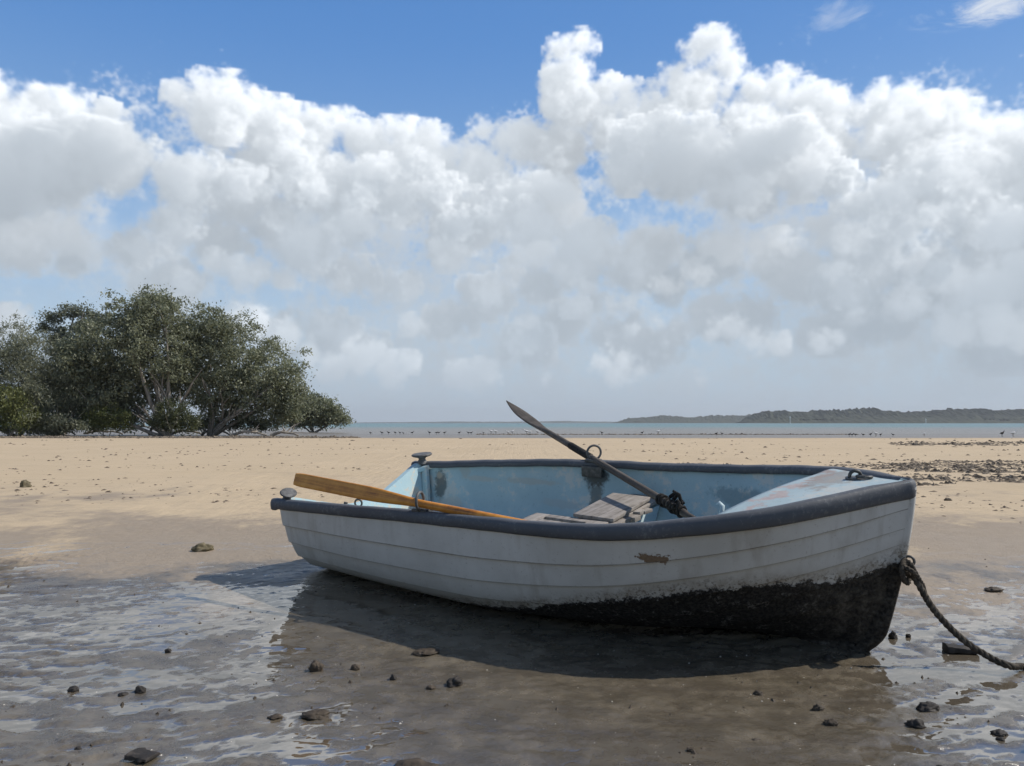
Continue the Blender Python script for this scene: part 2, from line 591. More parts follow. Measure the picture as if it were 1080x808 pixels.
# ripple marks: long crests along x, about 10 cm apart in y (tile = 4 m), with defects
T_RIP = field2(1024, lambda kx, ky: np.exp(-((np.abs(ky) - 24) / 14) ** 2) * np.exp(-(kx / 9.0) ** 2)
               + 0.26 * np.exp(-((np.abs(ky) - 52) / 28) ** 2) * np.exp(-(kx / 26.0) ** 2)
               + 0.10 / np.maximum(np.hypot(kx * 1.6, ky) / 12, 1) ** 1.5 * (np.hypot(kx, ky) > 12), 3)
T_LUMP = field2(1024, lambda kx, ky: np.exp(-((np.hypot(kx, ky) - 55) / 40) ** 2), 4)


def sstep(a, b, x):
    q = np.clip((x - a) / (b - a), 0, 1)
    return q * q * (3 - 2 * q)


def base_h(x, y):
    """large shape of the beach: flat wet sand, rising to the dry beach, then down under the water"""
    z = np.interp(y, [-60, 2.6, 3.6, 4.3, 5.0, 5.6, 7.0, 9.0, 12.0, 40.0, 46.0, 52.0, 62.0, 66.5, 68.5, 72.0, 80.0, 140.0, 400.0],
                  [0.0, -0.02, -0.022, 0.015, 0.055, 0.098, 0.15, 0.18, 0.20, 0.22, 0.12, 0.045, 0.0, 0.03, 0.03, -0.02, -0.08, -0.5, -4.0])
    land = sstep(-8.0, -14.0, x + 0.28 * (y - 50)) * sstep(44, 47, y) * sstep(90, 78, y)
    return z + land * np.maximum(0.12 - z, 0)


def ripple_amp(x, y):
    return sstep(5.9, 4.6, y + 0.25 * look(T_FBM, x / 9, y / 9)) * 0.0046


def ground_h(x, y):
    """height, film of standing water (0..1) at points"""
    x = np.asarray(x, np.float64)
    y = np.asarray(y, np.float64)
    b = base_h(x, y)
    big = look(T_FBM, x / 11.0 + .3, y / 7.0 + .1)
    b = b + 0.010 * big * sstep(4.5, 9, y) * sstep(47, 40, y)
    wx_ = 0.17 * look(T_FBM, x / 3.0, y / 3.0)
    ang = 0.16
    xr, yr = x * math.cos(ang) + y * math.sin(ang), -x * math.sin(ang) + y * math.cos(ang)
    rip = look(T_RIP, (xr + wx_) / 4.0, (yr + 0.6 * wx_) / 4.0)
    lump = look(T_LUMP, x / 4.0, y / 4.0)
    fine = look(T_FBM2, x / 1.3, y / 1.3)
    # quieter, silted ground in the hollow in front of the boat
    hollow = np.exp(-(((x - 0.35) / 1.1) ** 2 + ((y - 2.75) / 0.75) ** 2))
    amp = ripple_amp(x, y)
    patch = np.clip(0.75 + 0.5 * look(T_FBM, x / 4.5 + .15, y / 4.5 + .4), 0.2, 1.5)
    r = amp * ((1 - 0.72 * hollow) * patch * rip + 0.16 * lump + 0.40 * fine + 0.35 * big)
    lvl = amp * (-0.22 + 0.55 * look(T_FBM, x / 5.0 + .6, y / 3.0 + .2)
                 + 2.3 * np.exp(-(((x - 1.95) / 0.85) ** 2 + ((y - 3.0) / 1.05) ** 2))
                 + 0.55 * np.exp(-(((x + 0.9) / 0.7) ** 2 + ((y - 4.3) / 0.45) ** 2))
                 + 0.35 * np.exp(-(((x + 1.3) / 0.9) ** 2 + ((y - 3.1) / 0.5) ** 2))
                 - 0.55 * hollow - 0.4 * sstep(4.4, 5.2, y + 0.15 * sstep(.8, 2.2, x)))
    pool = sstep(-0.0003, 0.0006, lvl - r) * (amp > 1e-5)
    r = np.maximum(r, lvl)
    dry = 0.006 * look(T_FBM2, x / 4.0, y / 4.0) * sstep(5.5, 8, y) * sstep(60, 45, y)
    return b + r + dry, pool


def gz(x, y):
    return float(ground_h(np.array([x]), np.array([y]))[0][0])


def on_ground(px, py, lo=1.4):
    """the point of the ground seen at a picture position"""
    d = 848.0 * 0.9 / max(py - HZ, 0.5)
    for _ in range(30):
        z = float(base_h(np.array([(px - CX) / 848 * d]), np.array([d]))[0])
        d = 0.5 * d + 0.5 * 848.0 * (1.0 - z) / max(py - HZ, 0.5)
    x = (px - CX) / 848.0 * d
    return Vector((x, d, gz(x, d)))


def axis_grid(lo, hi, step, far_lo, far_hi, growth):
    a = list(np.arange(lo, hi + step / 2, step))
    s, q = step, a[-1]
    while q < far_hi:
        s *= growth
        q += s
        a.append(q)
    s, q, pre = step, a[0], []
    while q > far_lo:
        s *= growth
        q -= s
        pre.append(q)
    return np.array(pre[::-1] + a)


gx = axis_grid(-3.6, 3.4, 0.0125, -5000, 5000, 1.05)
gy = axis_grid(1.7, 6.4, 0.0115, -60, 7000, 1.028)
GX, GY = np.meshgrid(gx, gy, indexing='xy')
GZ, POOL = ground_h(GX, GY)
nxg, nyg = len(gx), len(gy)
ii = np.arange(nxg - 1)[None, :] + nxg * np.arange(nyg - 1)[:, None]
quads = np.stack([ii, ii + 1, ii + 1 + nxg, ii + nxg], -1).reshape(-1, 4)
damp = sstep(9.8, 4.9, GY + 0.9 * look(T_FBM, GX / 6, GY / 9) + 0.5 * look(T_FBM2, GX / 3, GY / 3))
damp = np.maximum(damp, sstep(41, 50, GY + 1.5 * look(T_FBM, GX / 30, GY / 30)))
film = sstep(5.55, 4.55, GY + 0.30 * sstep(0.8, 2.2, GX) + 0.35 * look(T_FBM, GX / 4, GY / 4) + 0.12 * look(T_FBM2, GX / 1.5, GY / 1.5))
film = np.maximum(film, 0.7 * sstep(47, 54, GY))
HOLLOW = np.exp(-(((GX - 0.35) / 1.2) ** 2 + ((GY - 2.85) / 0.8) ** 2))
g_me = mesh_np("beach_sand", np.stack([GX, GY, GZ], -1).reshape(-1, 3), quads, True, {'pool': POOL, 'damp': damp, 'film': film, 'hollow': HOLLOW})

m_sand, t, b = mat("beach_sand")
at = lambda t, n: (lambda nd: (setattr(nd, 'attribute_name', n), nd.outputs['Fac'])[1])(t.new('ShaderNodeAttribute'))
pool, dampn, filmn, hollown = at(t, 'pool'), at(t, 'damp'), at(t, 'film'), at(t, 'hollow')
geo = t.new('ShaderNodeNewGeometry')
pos = geo.outputs['Position']
n_big = t.noise(pos, scale=0.35, detail=5, rough=0.6)
n_mid = t.noise(pos, scale=7.0, detail=6, rough=0.62)
n_fine = t.noise(pos, scale=160.0, detail=3, rough=0.7)
n_speck = t.noise(pos, scale=38.0, detail=5, rough=0.7)
n_grain = t.noise(pos, scale=900.0, detail=1, rough=0.5)
streak = t.noise(t.v('MULTIPLY', pos, (0.6, 4.0, 1.0)), scale=1.6, detail=5, rough=0.6)
dryc = t.mix(n_big, (0.455, 0.355, 0.230), (0.56, 0.445, 0.305))
dryc = t.mix(t.mul(t.ss(streak, 0.50, 0.75), 0.35), dryc, (0.33, 0.255, 0.18))
dryc = t.mix(t.mul(t.ss(n_fine, 0.45, 0.75), 0.35), dryc, (0.26, 0.20, 0.14))
wetc = t.mix(t.ss(n_mid, 0.35, 0.7), (0.094, 0.079, 0.055), (0.182, 0.153, 0.109))
wetc = t.mix(t.mul(t.ss(streak, 0.45, 0.7), 0.55), wetc, (0.07, 0.058, 0.046))
wetc = t.mix(t.mul(t.ss(n_fine, 0.48, 0.7), 0.45), wetc, (0.23, 0.185, 0.135))
wetc = t.mix(t.mul(t.ss(n_speck, 0.60, 0.70), 0.6), wetc, (0.030, 0.025, 0.020))
mid = t.mix(n_mid, (0.27, 0.218, 0.160), (0.35, 0.286, 0.215))
c = t.mix(t.ss(dampn, 0.0, 0.55), dryc, mid)
c = t.mix(t.ss(filmn, 0.0, 1.0), c, wetc)
c = t.mix(t.mul(hollown, 0.25), c, (0.06, 0.047, 0.033))  # sand colour darkened where the hull's reflection cuts off the sky glare
c = t.mix(t.mul(pool, 0.35), c, (0.075, 0.06, 0.047))
r = t.lin(dampn, 0.0, 1.0, 0.95, 0.62)
r = t.m('MULTIPLY', r, t.lin(filmn, 0.0, 1.0, 1.0, 0.0))
r = t.add(r, t.mul(filmn, t.add(t.lin(n_mid, 0.3, 0.7, 0.20, 0.40), t.mul(hollown, -0.10))))
r = t.add(t.mul(r, t.sub(1.0, pool)), t.mul(pool, 0.02))
hgt = t.add(t.mul(n_fine, 1.0), t.add(t.mul(n_mid, 2.0), t.mul(n_speck, 2.2)))
bm_ = t.bump(hgt, 0.55, 0.004)
bs = t.n[bm_.node.name].inputs['Strength']
t.put(bs, t.mul(t.sub(1.0, pool), t.lin(filmn, 0.0, 1.0, 0.75, 0.42)))
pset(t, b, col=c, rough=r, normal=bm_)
t.put(b.inputs['IOR'], t.add(t.lin(filmn, 0.0, 1.0, 1.33, 1.80), t.mul(pool, 0.72)))
beach = tag(link("beach", g_me, m_sand), kind='structure')

# ------------------------------------------------------------------ water of the bay
wy_ = axis_grid(60.0, 130, 1.0, 59.0, 9000, 1.06)
wx_g = axis_grid(-150, 150, 6.0, -6000, 6000, 1.12)
WX, WY = np.meshgrid(wx_g, wy_, indexing='xy')
ii = np.arange(len(wx_g) - 1)[None, :] + len(wx_g) * np.arange(len(wy_) - 1)[:, None]
w_me = mesh_np("bay_water", np.stack([WX, WY, np.full_like(WX, 0.008)], -1).reshape(-1, 3),
               np.stack([ii, ii + 1, ii + 1 + len(wx_g), ii + len(wx_g)], -1).reshape(-1, 4))
m_wat, t, b = mat("bay_water")
geo = t.new('ShaderNodeNewGeometry')
pos = geo.outputs['Position']
px_w, py_w, pz_w = t.sep(pos)
bandn = t.noise(t.v('MULTIPLY', pos, (0.02, 0.12, 0.0)), scale=1.0, detail=4, rough=0.6)
dist = t.add(py_w, t.mul(t.sub(bandn, 0.5), 60.0))
wc = t.mix(t.ss(dist, 90, 260), (0.20, 0.175, 0.14), (0.06, 0.165, 0.175))
wc = t.mix(t.ss(dist, 300, 900), wc, (0.022, 0.10, 0.12))
wav = t.noise(t.v('MULTIPLY', pos, (0.5, 1.6, 0.0)), scale=1.0, detail=5, rough=0.65)
nb = t.bump(wav, 0.9, 0.22)
pset(t, b, col=wc, rough=0.28, ior=1.33, normal=nb)
tag(link("bay_water", w_me, m_wat), kind='structure')


# ------------------------------------------------------------------ far wooded shores
def far_hill(name, D, pts, depth, mt, seed):
    """ridge line through picture points at distance D, bumpy with treetops"""
    xs = np.arange(pts[0][0], pts[-1][0] + .1, 1.0)
    top = np.interp(xs, [p[0] for p in pts], [p[1] for p in pts])
    H_ = (HZ - top) / 848.0 * D + 1.0
    r = np.random.default_rng(seed)
    rows = 16
    V = []
    fl = look(T_FBM2, xs / 160.0 + seed * .17, xs * 0 + .37 * seed)
    fl2 = look(T_LUMP, xs / 300.0 + seed * .31, xs * 0 + .1)
    for k in range(rows + 1):
        s = k / rows
        prof = math.sin(min(1.0, s * 1.25) * math.pi / 2) if s < .8 else 1 - (s - .8) * 4.8
        nz_ = 0.10 * look(T_FBM2, xs / 120.0, xs * 0 + s * .6 + .2 * seed) + 0.06 * look(T_LUMP, xs / 280.0, xs * 0 + s * .8)
        z = H_ * np.maximum(prof * (1 + nz_ * 1.1 * (0 < k < rows)), -0.05) if k else H_ * 0 + 0.0
        y = D + s * depth + 0 * xs + (14 * look(T_FBM, xs / 200.0, xs * 0 + .5) if k < 3 else 0)
        V.append(np.stack([(xs - CX) / 848.0 * D, y, z], -1))
    V = np.array(V).reshape(-1, 3)
    n = len(xs)
    ii = np.arange(n - 1)[None, :] + n * np.arange(rows)[:, None]
    q = np.stack([ii, ii + 1, ii + 1 + n, ii + n], -1).reshape(-1, 4)
    return tag(link(name, mesh_np(name, V, q, False), mt), kind='structure')


m_hill, t, b = mat("wooded_shore")
geo = t.new('ShaderNodeNewGeometry')
nn = t.noise(t.v('MULTIPLY', geo.outputs['Position'], (1.0, 1.0, 2.0)), scale=0.06, detail=5, rough=0.7)
pset(t, b, col=t.ramp(nn, [(0.35, (0.030, 0.036, 0.024)), (0.55, (0.055, 0.062, 0.040)), (0.72, (0.085, 0.088, 0.060))]), rough=0.95, spec=0.1)
far_hill("wooded_hills", 1700, [(808, 445.6), (818, 440), (830, 435.5), (845, 434), (860, 432.5), (885, 433), (905, 432), (930, 433.5), (955, 431.5), (985, 432.5), (1010, 434), (1040, 433), (1075, 432), (1150, 431), (1260, 434), (1400, 437), (1600, 442), (1700, 446)], 260, m_hill, 1)
far_hill("wooded_hills", 2700, [(655, 446), (672, 441.5), (690, 440.5), (715, 439.5), (745, 440), (775, 438), (800, 438.5), (830, 437.5), (870, 440), (900, 446)], 300, m_hill, 2)
far_hill("distant_hills", 5200, [(340, 446), (400, 445.2), (470, 444.8), (540, 444.6), (600, 444.2), (640, 444.6), (680, 444.6), (720, 446)], 500, m_hill, 3)


# ------------------------------------------------------------------ trees and bushes at the edge of the beach
def leaf_mat(name, dark, mid_, pale):
    m, t, b = mat(name)
    tint = at(t, 'tint')
    geo = t.new('ShaderNodeNewGeometry')
    col = t.ramp(tint, [(0.0, dark), (0.5, mid_), (0.86, mid_), (1.0, pale)])
    pset(t, b, col=col, rough=0.5, spec=0.45)
    tr = t.new('ShaderNodeBsdfTranslucent')
    t.put(tr.inputs['Color'], t.mix(0.35, col, (0.16, 0.18, 0.06)))
    mx = t.new('ShaderNodeMixShader')
    t.put(mx.inputs[0], 0.42)
    t.l.new(b.outputs[0], mx.inputs[1])
    t.l.new(tr.outputs[0], mx.inputs[2])
    t.l.new(mx.outputs[0], t.n['Material Output'].inputs['Surface'])
    return m


M_MANG = leaf_mat("mangrove_leaf", (0.13, 0.14, 0.09), (0.28, 0.298, 0.20), (0.48, 0.49, 0.39))
M_GREY = leaf_mat("grey_leaf", (0.13, 0.14, 0.095), (0.26, 0.275, 0.195), (0.42, 0.43, 0.35))
M_BUSH = leaf_mat("bush_leaf", (0.12, 0.14, 0.05), (0.22, 0.24, 0.09), (0.32, 0.33, 0.17))
M_DUSK = leaf_mat("dusky_leaf", (0.05, 0.058, 0.03), (0.10, 0.115, 0.06), (0.2, 0.21, 0.13))
M_GUM = leaf_mat("gum_leaf", (0.11, 0.12, 0.09), (0.20, 0.215, 0.16), (0.34, 0.35, 0.29))
m_bark, t, b = mat("pale_bark")
tcn = t.new('ShaderNodeNewGeometry').outputs['Position']
nb_ = t.noise(t.v('MULTIPLY', tcn, (6, 6, 1.2)), scale=1.0, detail=5, rough=0.65)
pset(t, b, col=t.ramp(nb_, [(0.3, (0.15, 0.13, 0.11)), (0.55, (0.33, 0.30, 0.26)), (0.8, (0.46, 0.42, 0.37))]), rough=0.85, spec=0.2)
m_drift, t, b = mat("driftwood")
tcn = t.new('ShaderNodeNewGeometry').outputs['Position']
nb_ = t.noise(t.v('MULTIPLY', tcn, (5, 5, 9)), scale=1.0, detail=5, rough=0.65)
pset(t, b, col=t.ramp(nb_, [(0.3, (0.14, 0.12, 0.10)), (0.55, (0.30, 0.27, 0.23)), (0.8, (0.44, 0.41, 0.36))]), rough=0.9, spec=0.2)


def p3(px, py, D):
    return Vector(((px - CX) / 848.0 * D, D, CAM_H + (HZ - py) / 848.0 * D))


def foliage(lobes, D, n_leaf, leaf, seed, clump=0.42, fill=0.30, droop=0.0):
    """leaf quads in clumps spread through picture-placed lobes; lobes are (px, py, rx, ry) in picture pixels"""
    r = np.random.default_rng(seed)
    k = D / 848.0
    area = np.array([l[2] * l[3] for l in lobes], float)
    V, tint = [], []
    cl_c, cl_r, cl_t = [], [], []
    n_cl = max(12, int(n_leaf / 55))
    pick = r.choice(len(lobes), n_cl, p=area / area.sum())
    for li in pick:
        px, py, rx, ry = lobes[li][:4]
        dd = lobes[li][4] if len(lobes[li]) > 4 else 0.0
        v = r.normal(size=3)
        v /= np.linalg.norm(v)
        rad = 1.0 - fill * r.random() ** 1.2 if r.random() < 0.8 else r.random() ** 0.5
        rad *= 1 + 0.17 * r.standard_normal()
        c = np.array(p3(px, py, D + dd)) + v * rad * np.array([rx * k, min(rx, ry) * k * 1.1, ry * k])
        c[2] = max(c[2], 0.35)
        cl_c.append(c); cl_r.append(clump * (0.55 + 0.9 * r.random())); cl_t.append(r.normal(0, 0.17))
    cl_c, cl_r, cl_t = map(np.array, (cl_c, cl_r, cl_t))
    ci = r.integers(0, n_cl, n_leaf)
    off = r.normal(size=(n_leaf, 3)) * np.array([1.0, 1.0, 0.72])
    P = cl_c[ci] + off * cl_r[ci][:, None] * 0.62
    P[:, 2] -= droop * r.random(n_leaf)
    P[:, 2] = np.maximum(P[:, 2], 0.12)
    d = r.normal(size=(n_leaf, 3)); d[:, 2] -= 0.5 + droop
    d /= np.linalg.norm(d, axis=1)[:, None]
    e = np.cross(d, r.normal(size=(n_leaf, 3))); e /= np.linalg.norm(e, axis=1)[:, None]
    L = leaf * (0.6 + 0.8 * r.random(n_leaf))[:, None]
    Wd = L * (0.46 if droop == 0 else 0.22)
    q = np.stack([P - d * L * .5, P + e * Wd * .5, P + d * L * .5, P - e * Wd * .5], 1)
    tt = np.clip(0.38 + cl_t[ci] + r.normal(0, 0.11, n_leaf) + 0.5 * (r.random(n_leaf) < 0.025), 0, 1)
    f = np.arange(4 * n_leaf).reshape(-1, 4)
    return q.reshape(-1, 3), f, np.repeat(tt, 4), cl_c


def limbs(base, targets, r0, seed, fork=0.35):
    r = random.Random(seed)
    b = MB()
    base = Vector(base)
    for i, T in enumerate(targets):
        T = Vector(T)
        pts, n = [], 9
        s0 = base + Vector((r.uniform(-.15, .15), r.uniform(-.15, .15), -0.15))
        side = Vector((r.uniform(-1, 1), r.uniform(-1, 1), r.uniform(-.2, .5))) * (T - s0).length * 0.10
        for q in range(n):
            s = q / (n - 1)
            p = s0.lerp(T, s) + side * math.sin(math.pi * s) + Vector((r.uniform(-1, 1), r.uniform(-1, 1), r.uniform(-1, 1))) * 0.05
            pts.append(p)
        rr = r0 * r.uniform(0.75, 1.1)
        b.tube(pts, [rr * (1 - 0.78 * q / (n - 1)) for q in range(n)], 7)
        for _ in range(3):
            k = r.randint(3, n - 2)
            e = pts[k] + (T - s0).normalized() * r.uniform(.5, 1.3) + Vector((r.uniform(-1, 1), r.uniform(-1, 1), r.uniform(.1, .9))) * r.uniform(.5, 1.2)
            m_ = pts[k].lerp(e, .5) + Vector((r.uniform(-.1, .1),) * 3)
            b.tube([pts[k], m_, e], [rr * .38, rr * .27, rr * .10], 5)
    return b


def tree(name, label, cat, base_px, D, lobes, n_leaf, leaf, lm, seed, group=None, trunk_r=0.16, nl=5, extra=(), **kw):
    bz = float(base_h(np.array([(base_px - CX) / 848 * D]), np.array([D]))[0])
    base = Vector(((base_px - CX) / 848.0 * D, D, bz))
    root = tag(empty(name, base), label, cat, group)
    V, f, tt, cl = foliage(lobes, D, n_leaf, leaf, seed, **kw)
    me = mesh_np("crown", V - np.array(base), f, False, {'tint': tt})
    link("crown", me, lm, root)
    r = random.Random(seed)
    tg = [Vector(cl[r.randrange(len(cl))]) for _ in range(nl)] + [p3(*e) for e in extra]
    tb = limbs((0, 0, 0), [q - base for q in tg], trunk_r, seed)
    tb.build("trunk" if nl > 2 else "stem", m_bark, root)
    return root


TG = "trees at the edge of the beach"
tree("mangrove_tree", "tallest dense grey green mangrove tree with pale forked limbs showing", "tree", 178, 53,
     [(148, 338, 40, 30), (120, 362, 40, 34), (172, 366, 38, 40), (94, 385, 32, 36), (138, 400, 46, 30, 2.5), (188, 396, 30, 28, 3.0), (110, 415, 34, 26), (160, 330, 26, 22), (75, 400, 26, 32)],
     66000, 0.185, M_MANG, 21, TG, 0.17, 7, extra=[(157, 392, 52.0), (203, 405, 51.5), (150, 428, 51.5), (172, 385, 52.5), (166, 408, 52)])
tree("mangrove_tree", "broad rounded mangrove tree sloping down towards the open water", "tree", 222, 55,
     [(222, 346, 28, 26), (246, 372, 38, 36), (284, 392, 34, 30), (214, 388, 34, 38, 2.5), (258, 412, 46, 28), (302, 410, 20, 26), (308, 428, 16, 18), (230, 420, 34, 24), (200, 362, 24, 30), (280, 430, 34, 18)],
     55000, 0.185, M_MANG, 22, TG, 0.15, 6, extra=[(214, 400, 53), (232, 415, 53), (262, 432, 54)])
tree("casuarina_tree", "feathery paler grey tree at the outer edge of the grove", "tree", 22, 51,
     [(14, 362, 20, 26), (34, 376, 22, 28), (8, 398, 30, 36), (46, 410, 28, 34), (-24, 385, 36, 46), (30, 438, 34, 18), (-70, 400, 40, 50)],
     46000, 0.21, M_GREY, 23, TG, 0.14, 6, clump=0.5, droop=0.25)
tree("gum_tree", "thin open crowned gum tree standing behind the mangroves", "tree", 66, 66,
     [(55, 334, 12, 6), (78, 329, 18, 7), (90, 345, 14, 10), (60, 352, 14, 9), (45, 345, 8, 6), (102, 336, 10, 7), (70, 370, 18, 14)],
     11000, 0.20, M_GUM, 24, TG, 0.20, 8, clump=0.40)
tree("mangrove_tree", "dark low mangrove tree filling the space under the tallest crown", "tree", 62, 57,
     [(70, 418, 34, 30), (40, 432, 30, 22), (96, 430, 30, 20), (130, 432, 30, 20)],
     26000, 0.19, M_MANG, 25, TG, 0.12, 5)
tree("mangrove_tree", "small distant mangrove tree at the seaward end of the grove", "tree", 330, 82,
     [(334, 428, 17, 14), (318, 436, 14, 12), (350, 435, 12, 11), (361, 442, 6, 5), (340, 442, 22, 8), (304, 436, 18, 13), (322, 432, 14, 14)],
     20000, 0.25, M_MANG, 26, TG, 0.14, 4, clump=0.5)
BG = "bushes under the trees"
tree("coastal_bush", "rounded yellow green bush between the tree trunks", "bush", 114, 52, [(114, 440, 22, 12), (96, 444, 14, 9), (130, 445, 12, 9)], 6500, 0.13, M_BUSH, 31, BG, 0.04, 3, clump=0.3)
tree("coastal_bush", "upright dark bush right beside the pale forked limbs", "bush", 182, 50.5, [(182, 438, 18, 15), (170, 446, 14, 9), (198, 447, 14, 9)], 6500, 0.14, M_DUSK, 32, BG, 0.04, 3, clump=0.3)
tree("coastal_bush", "olive bush right below the feathery grey tree", "bush", 8, 49.5, [(8, 424, 22, 20), (-12, 438, 26, 18), (24, 442, 16, 14)], 8000, 0.15, M_BUSH, 33, BG, 0.05, 3, clump=0.35)
tree("coastal_bush", "low brownish green bush under the broad sloping tree", "bush", 246, 56, [(236, 446, 26, 8), (262, 447, 20, 7), (212, 447, 16, 7), (285, 448, 14, 6)], 7000, 0.15, M_GREY, 34, BG, 0.04, 3, clump=0.3)
tree("coastal_bush", "low grey bush in front of the dark low mangrove", "bush", 62, 50.5, [(64, 448, 18, 9), (46, 449, 14, 8), (80, 450, 12, 6)], 5000, 0.14, M_GREY, 35, BG, 0.04, 3, clump=0.28)

# driftwood below the trees
DG = "driftwood branches along the foot of the trees"
r = random.Random(91)
drift = [(66, 459, 30, 0.25, "forked grey driftwood branch lying below the dark low mangrove"),
         (110, 458, 40, 0.15, "long thin driftwood branch below the yellow green bush"),
         (150, 457, 36, 0.45, "arched driftwood branch in front of the dark upright bush"),
         (170, 459, 26, 0.60, "stump like driftwood with raised roots by the pale limbs"),
         (196, 459, 34, 0.20, "pale driftwood limb lying flat below the broad sloping tree"),
         (228, 459.5, 30, 0.30, "bent driftwood branch just past the pale flat limb"),
         (262, 460, 38, 0.18, "long bare driftwood branch at the end of the broad tree's shade"),
         (300, 460.5, 30, 0.22, "outermost thin driftwood branch nearest the open mudflat")]
for px, py, wpx, hh, lab in drift:
    g = on_ground(px, py)
    k = g.y / 848.0
    root = tag(empty("driftwood_branch", g), lab, "driftwood", DG)
    Lw = wpx * k
    b = MB()
    pts = [Vector((-Lw / 2 + Lw * i / 7, r.uniform(-.2, .2), 0.05 + 1.5 * hh * math.sin(math.pi * i / 7) * r.uniform(.6, 1.1))) for i in range(8)]
    b.tube(pts, [0.11 - 0.008 * i for i in range(8)], 7)
    b.build("limb", m_drift, root)
    for _ in range(4):
        b = MB()
        s = pts[r.randint(1, 6)]
        e = s + Vector((r.uniform(-.9, .9), r.uniform(-.5, .5), r.uniform(.15, .75)))
        b.tube([s, s.lerp(e, .5) + Vector((r.uniform(-.12, .12), 0, r.uniform(0, .12))), e], [0.055, 0.04, 0.018], 5)
        b.build("twig", m_drift, root)


# loose litter, pellets and weed: far too many to count, one object each
def scatter(name, pts, sizes, mt, seed, flat=0.45, long=1.6):
    r = np.random.default_rng(seed)
    V, Fc = [], []
    base = np.array([[1, 0, -.2], [.35, .9, -.1], [-.7, .6, -.2], [-.9, -.5, -.1], [.2, -1, -.2], [.1, .1, 1.0], [-.25, -.2, .85]], float)
    tri = np.array([[0, 1, 5], [1, 2, 5], [2, 6, 5], [2, 3, 6], [3, 4, 6], [4, 5, 6], [4, 0, 5], [0, 4, 1], [1, 4, 2], [2, 4, 3]])
    n = len(pts)
    a = r.random(n) * 6.28
    out = base[None] * (1 + 0.35 * r.standard_normal((n, 7, 1)))
    sc = np.stack([sizes * (1 + (long - 1) * r.random(n)), sizes, sizes * flat * (0.5 + r.random(n))], -1)
    out = out * sc[:, None, :]
    ca, sa = np.cos(a)[:, None], np.sin(a)[:, None]
    X = out[..., 0] * ca - out[..., 1] * sa
    Y = out[..., 0] * sa + out[..., 1] * ca
    V = np.stack([X + pts[:, 0:1], Y + pts[:, 1:2], out[..., 2] + pts[:, 2:3]], -1).reshape(-1, 3)
    Fc = (tri[None] + 7 * np.arange(n)[:, None, None]).reshape(-1, 3)
    return link(name, mesh_np(name, V, Fc, False), mt)


def simple(name, stops, scale, rough=0.9, spec=0.2):
    m, t, b = mat(name)
    p = t.new('ShaderNodeNewGeometry').outputs['Position']
    n_ = t.noise(p, scale=scale, detail=4, rough=0.65)
    pset(t, b, col=t.ramp(n_, stops), rough=rough, spec=spec, normal=t.bump(t.noise(p, scale=scale * 6, detail=3), 0.5, 0.004))
    return m


m_weed = simple("weed_wrack", [(0.3, (0.045, 0.037, 0.028)), (0.48, (0.13, 0.105, 0.08)), (0.66, (0.30, 0.25, 0.19))], 9.0)
m_grit = simple("shell_grit", [(0.32, (0.05, 0.04, 0.03)), (0.55, (0.13, 0.10, 0.075)), (0.75, (0.36, 0.31, 0.25))], 6.0)
m_rock = simple("dark_stone", [(0.3, (0.016, 0.014, 0.012)), (0.55, (0.036, 0.031, 0.027)), (0.75, (0.085, 0.072, 0.06))], 22.0, 0.7, 0.3)
m_rockb = simple("mud_clod", [(0.3, (0.032, 0.025, 0.018)), (0.55, (0.070, 0.054, 0.038)), (0.75, (0.13, 0.104, 0.078))], 26.0, 0.7, 0.3)
m_rockg = simple("mossy_stone", [(0.3, (0.07, 0.06, 0.035)), (0.55, (0.16, 0.135, 0.085)), (0.75, (0.28, 0.24, 0.18))], 22.0, 0.9, 0.2)

R_ = np.random.default_rng(17)


def ground_pts(n, fx, fy, keep=None):
    X, Y = fx(n), fy(n)
    if keep is not None:
        k = keep(X, Y)
        X, Y = X[k], Y[k]
    return np.stack([X, Y, ground_h(X, Y)[0]], -1)


# dark litter on the dry sand, in loose bands
def y_log(a, b): return lambda n: a * (b / a) ** R_.random(n)
n = 6000
Y = y_log(6.0, 40)(n)
X = (R_.random(n) * 1.5 - 0.75) * Y
kk = (look(T_FBM, X / 14, Y / 5) + 0.6 * look(T_FBM2, X / 5, Y / 3) - 0.25 + 0.75 * np.exp(-((Y / (1 + .05 * look(T_FBM, X / 20, X * 0)) - 8.3) / .35) ** 2) + 0.8 * np.exp(-((Y / (1 + .06 * look(T_FBM, X / 25, X * 0 + .4)) - 12.5) / .8) ** 2) + 0.7 * np.exp(-((Y - 22) / 2.5) ** 2) > 0.42 + 0.5 * (Y < 7.5)) & ~((np.abs(X + 0.2) < 2.2) & (Y < 6.9))
P1 = np.stack([X[kk], Y[kk], ground_h(X[kk], Y[kk])[0]], -1)
tag(scatter("beach_litter", P1, 0.006 + 0.0042 * P1[:, 1] ** 0.80 * R_.random(len(P1)) ** 1.8, m_grit, 41, 0.35), kind='stuff')
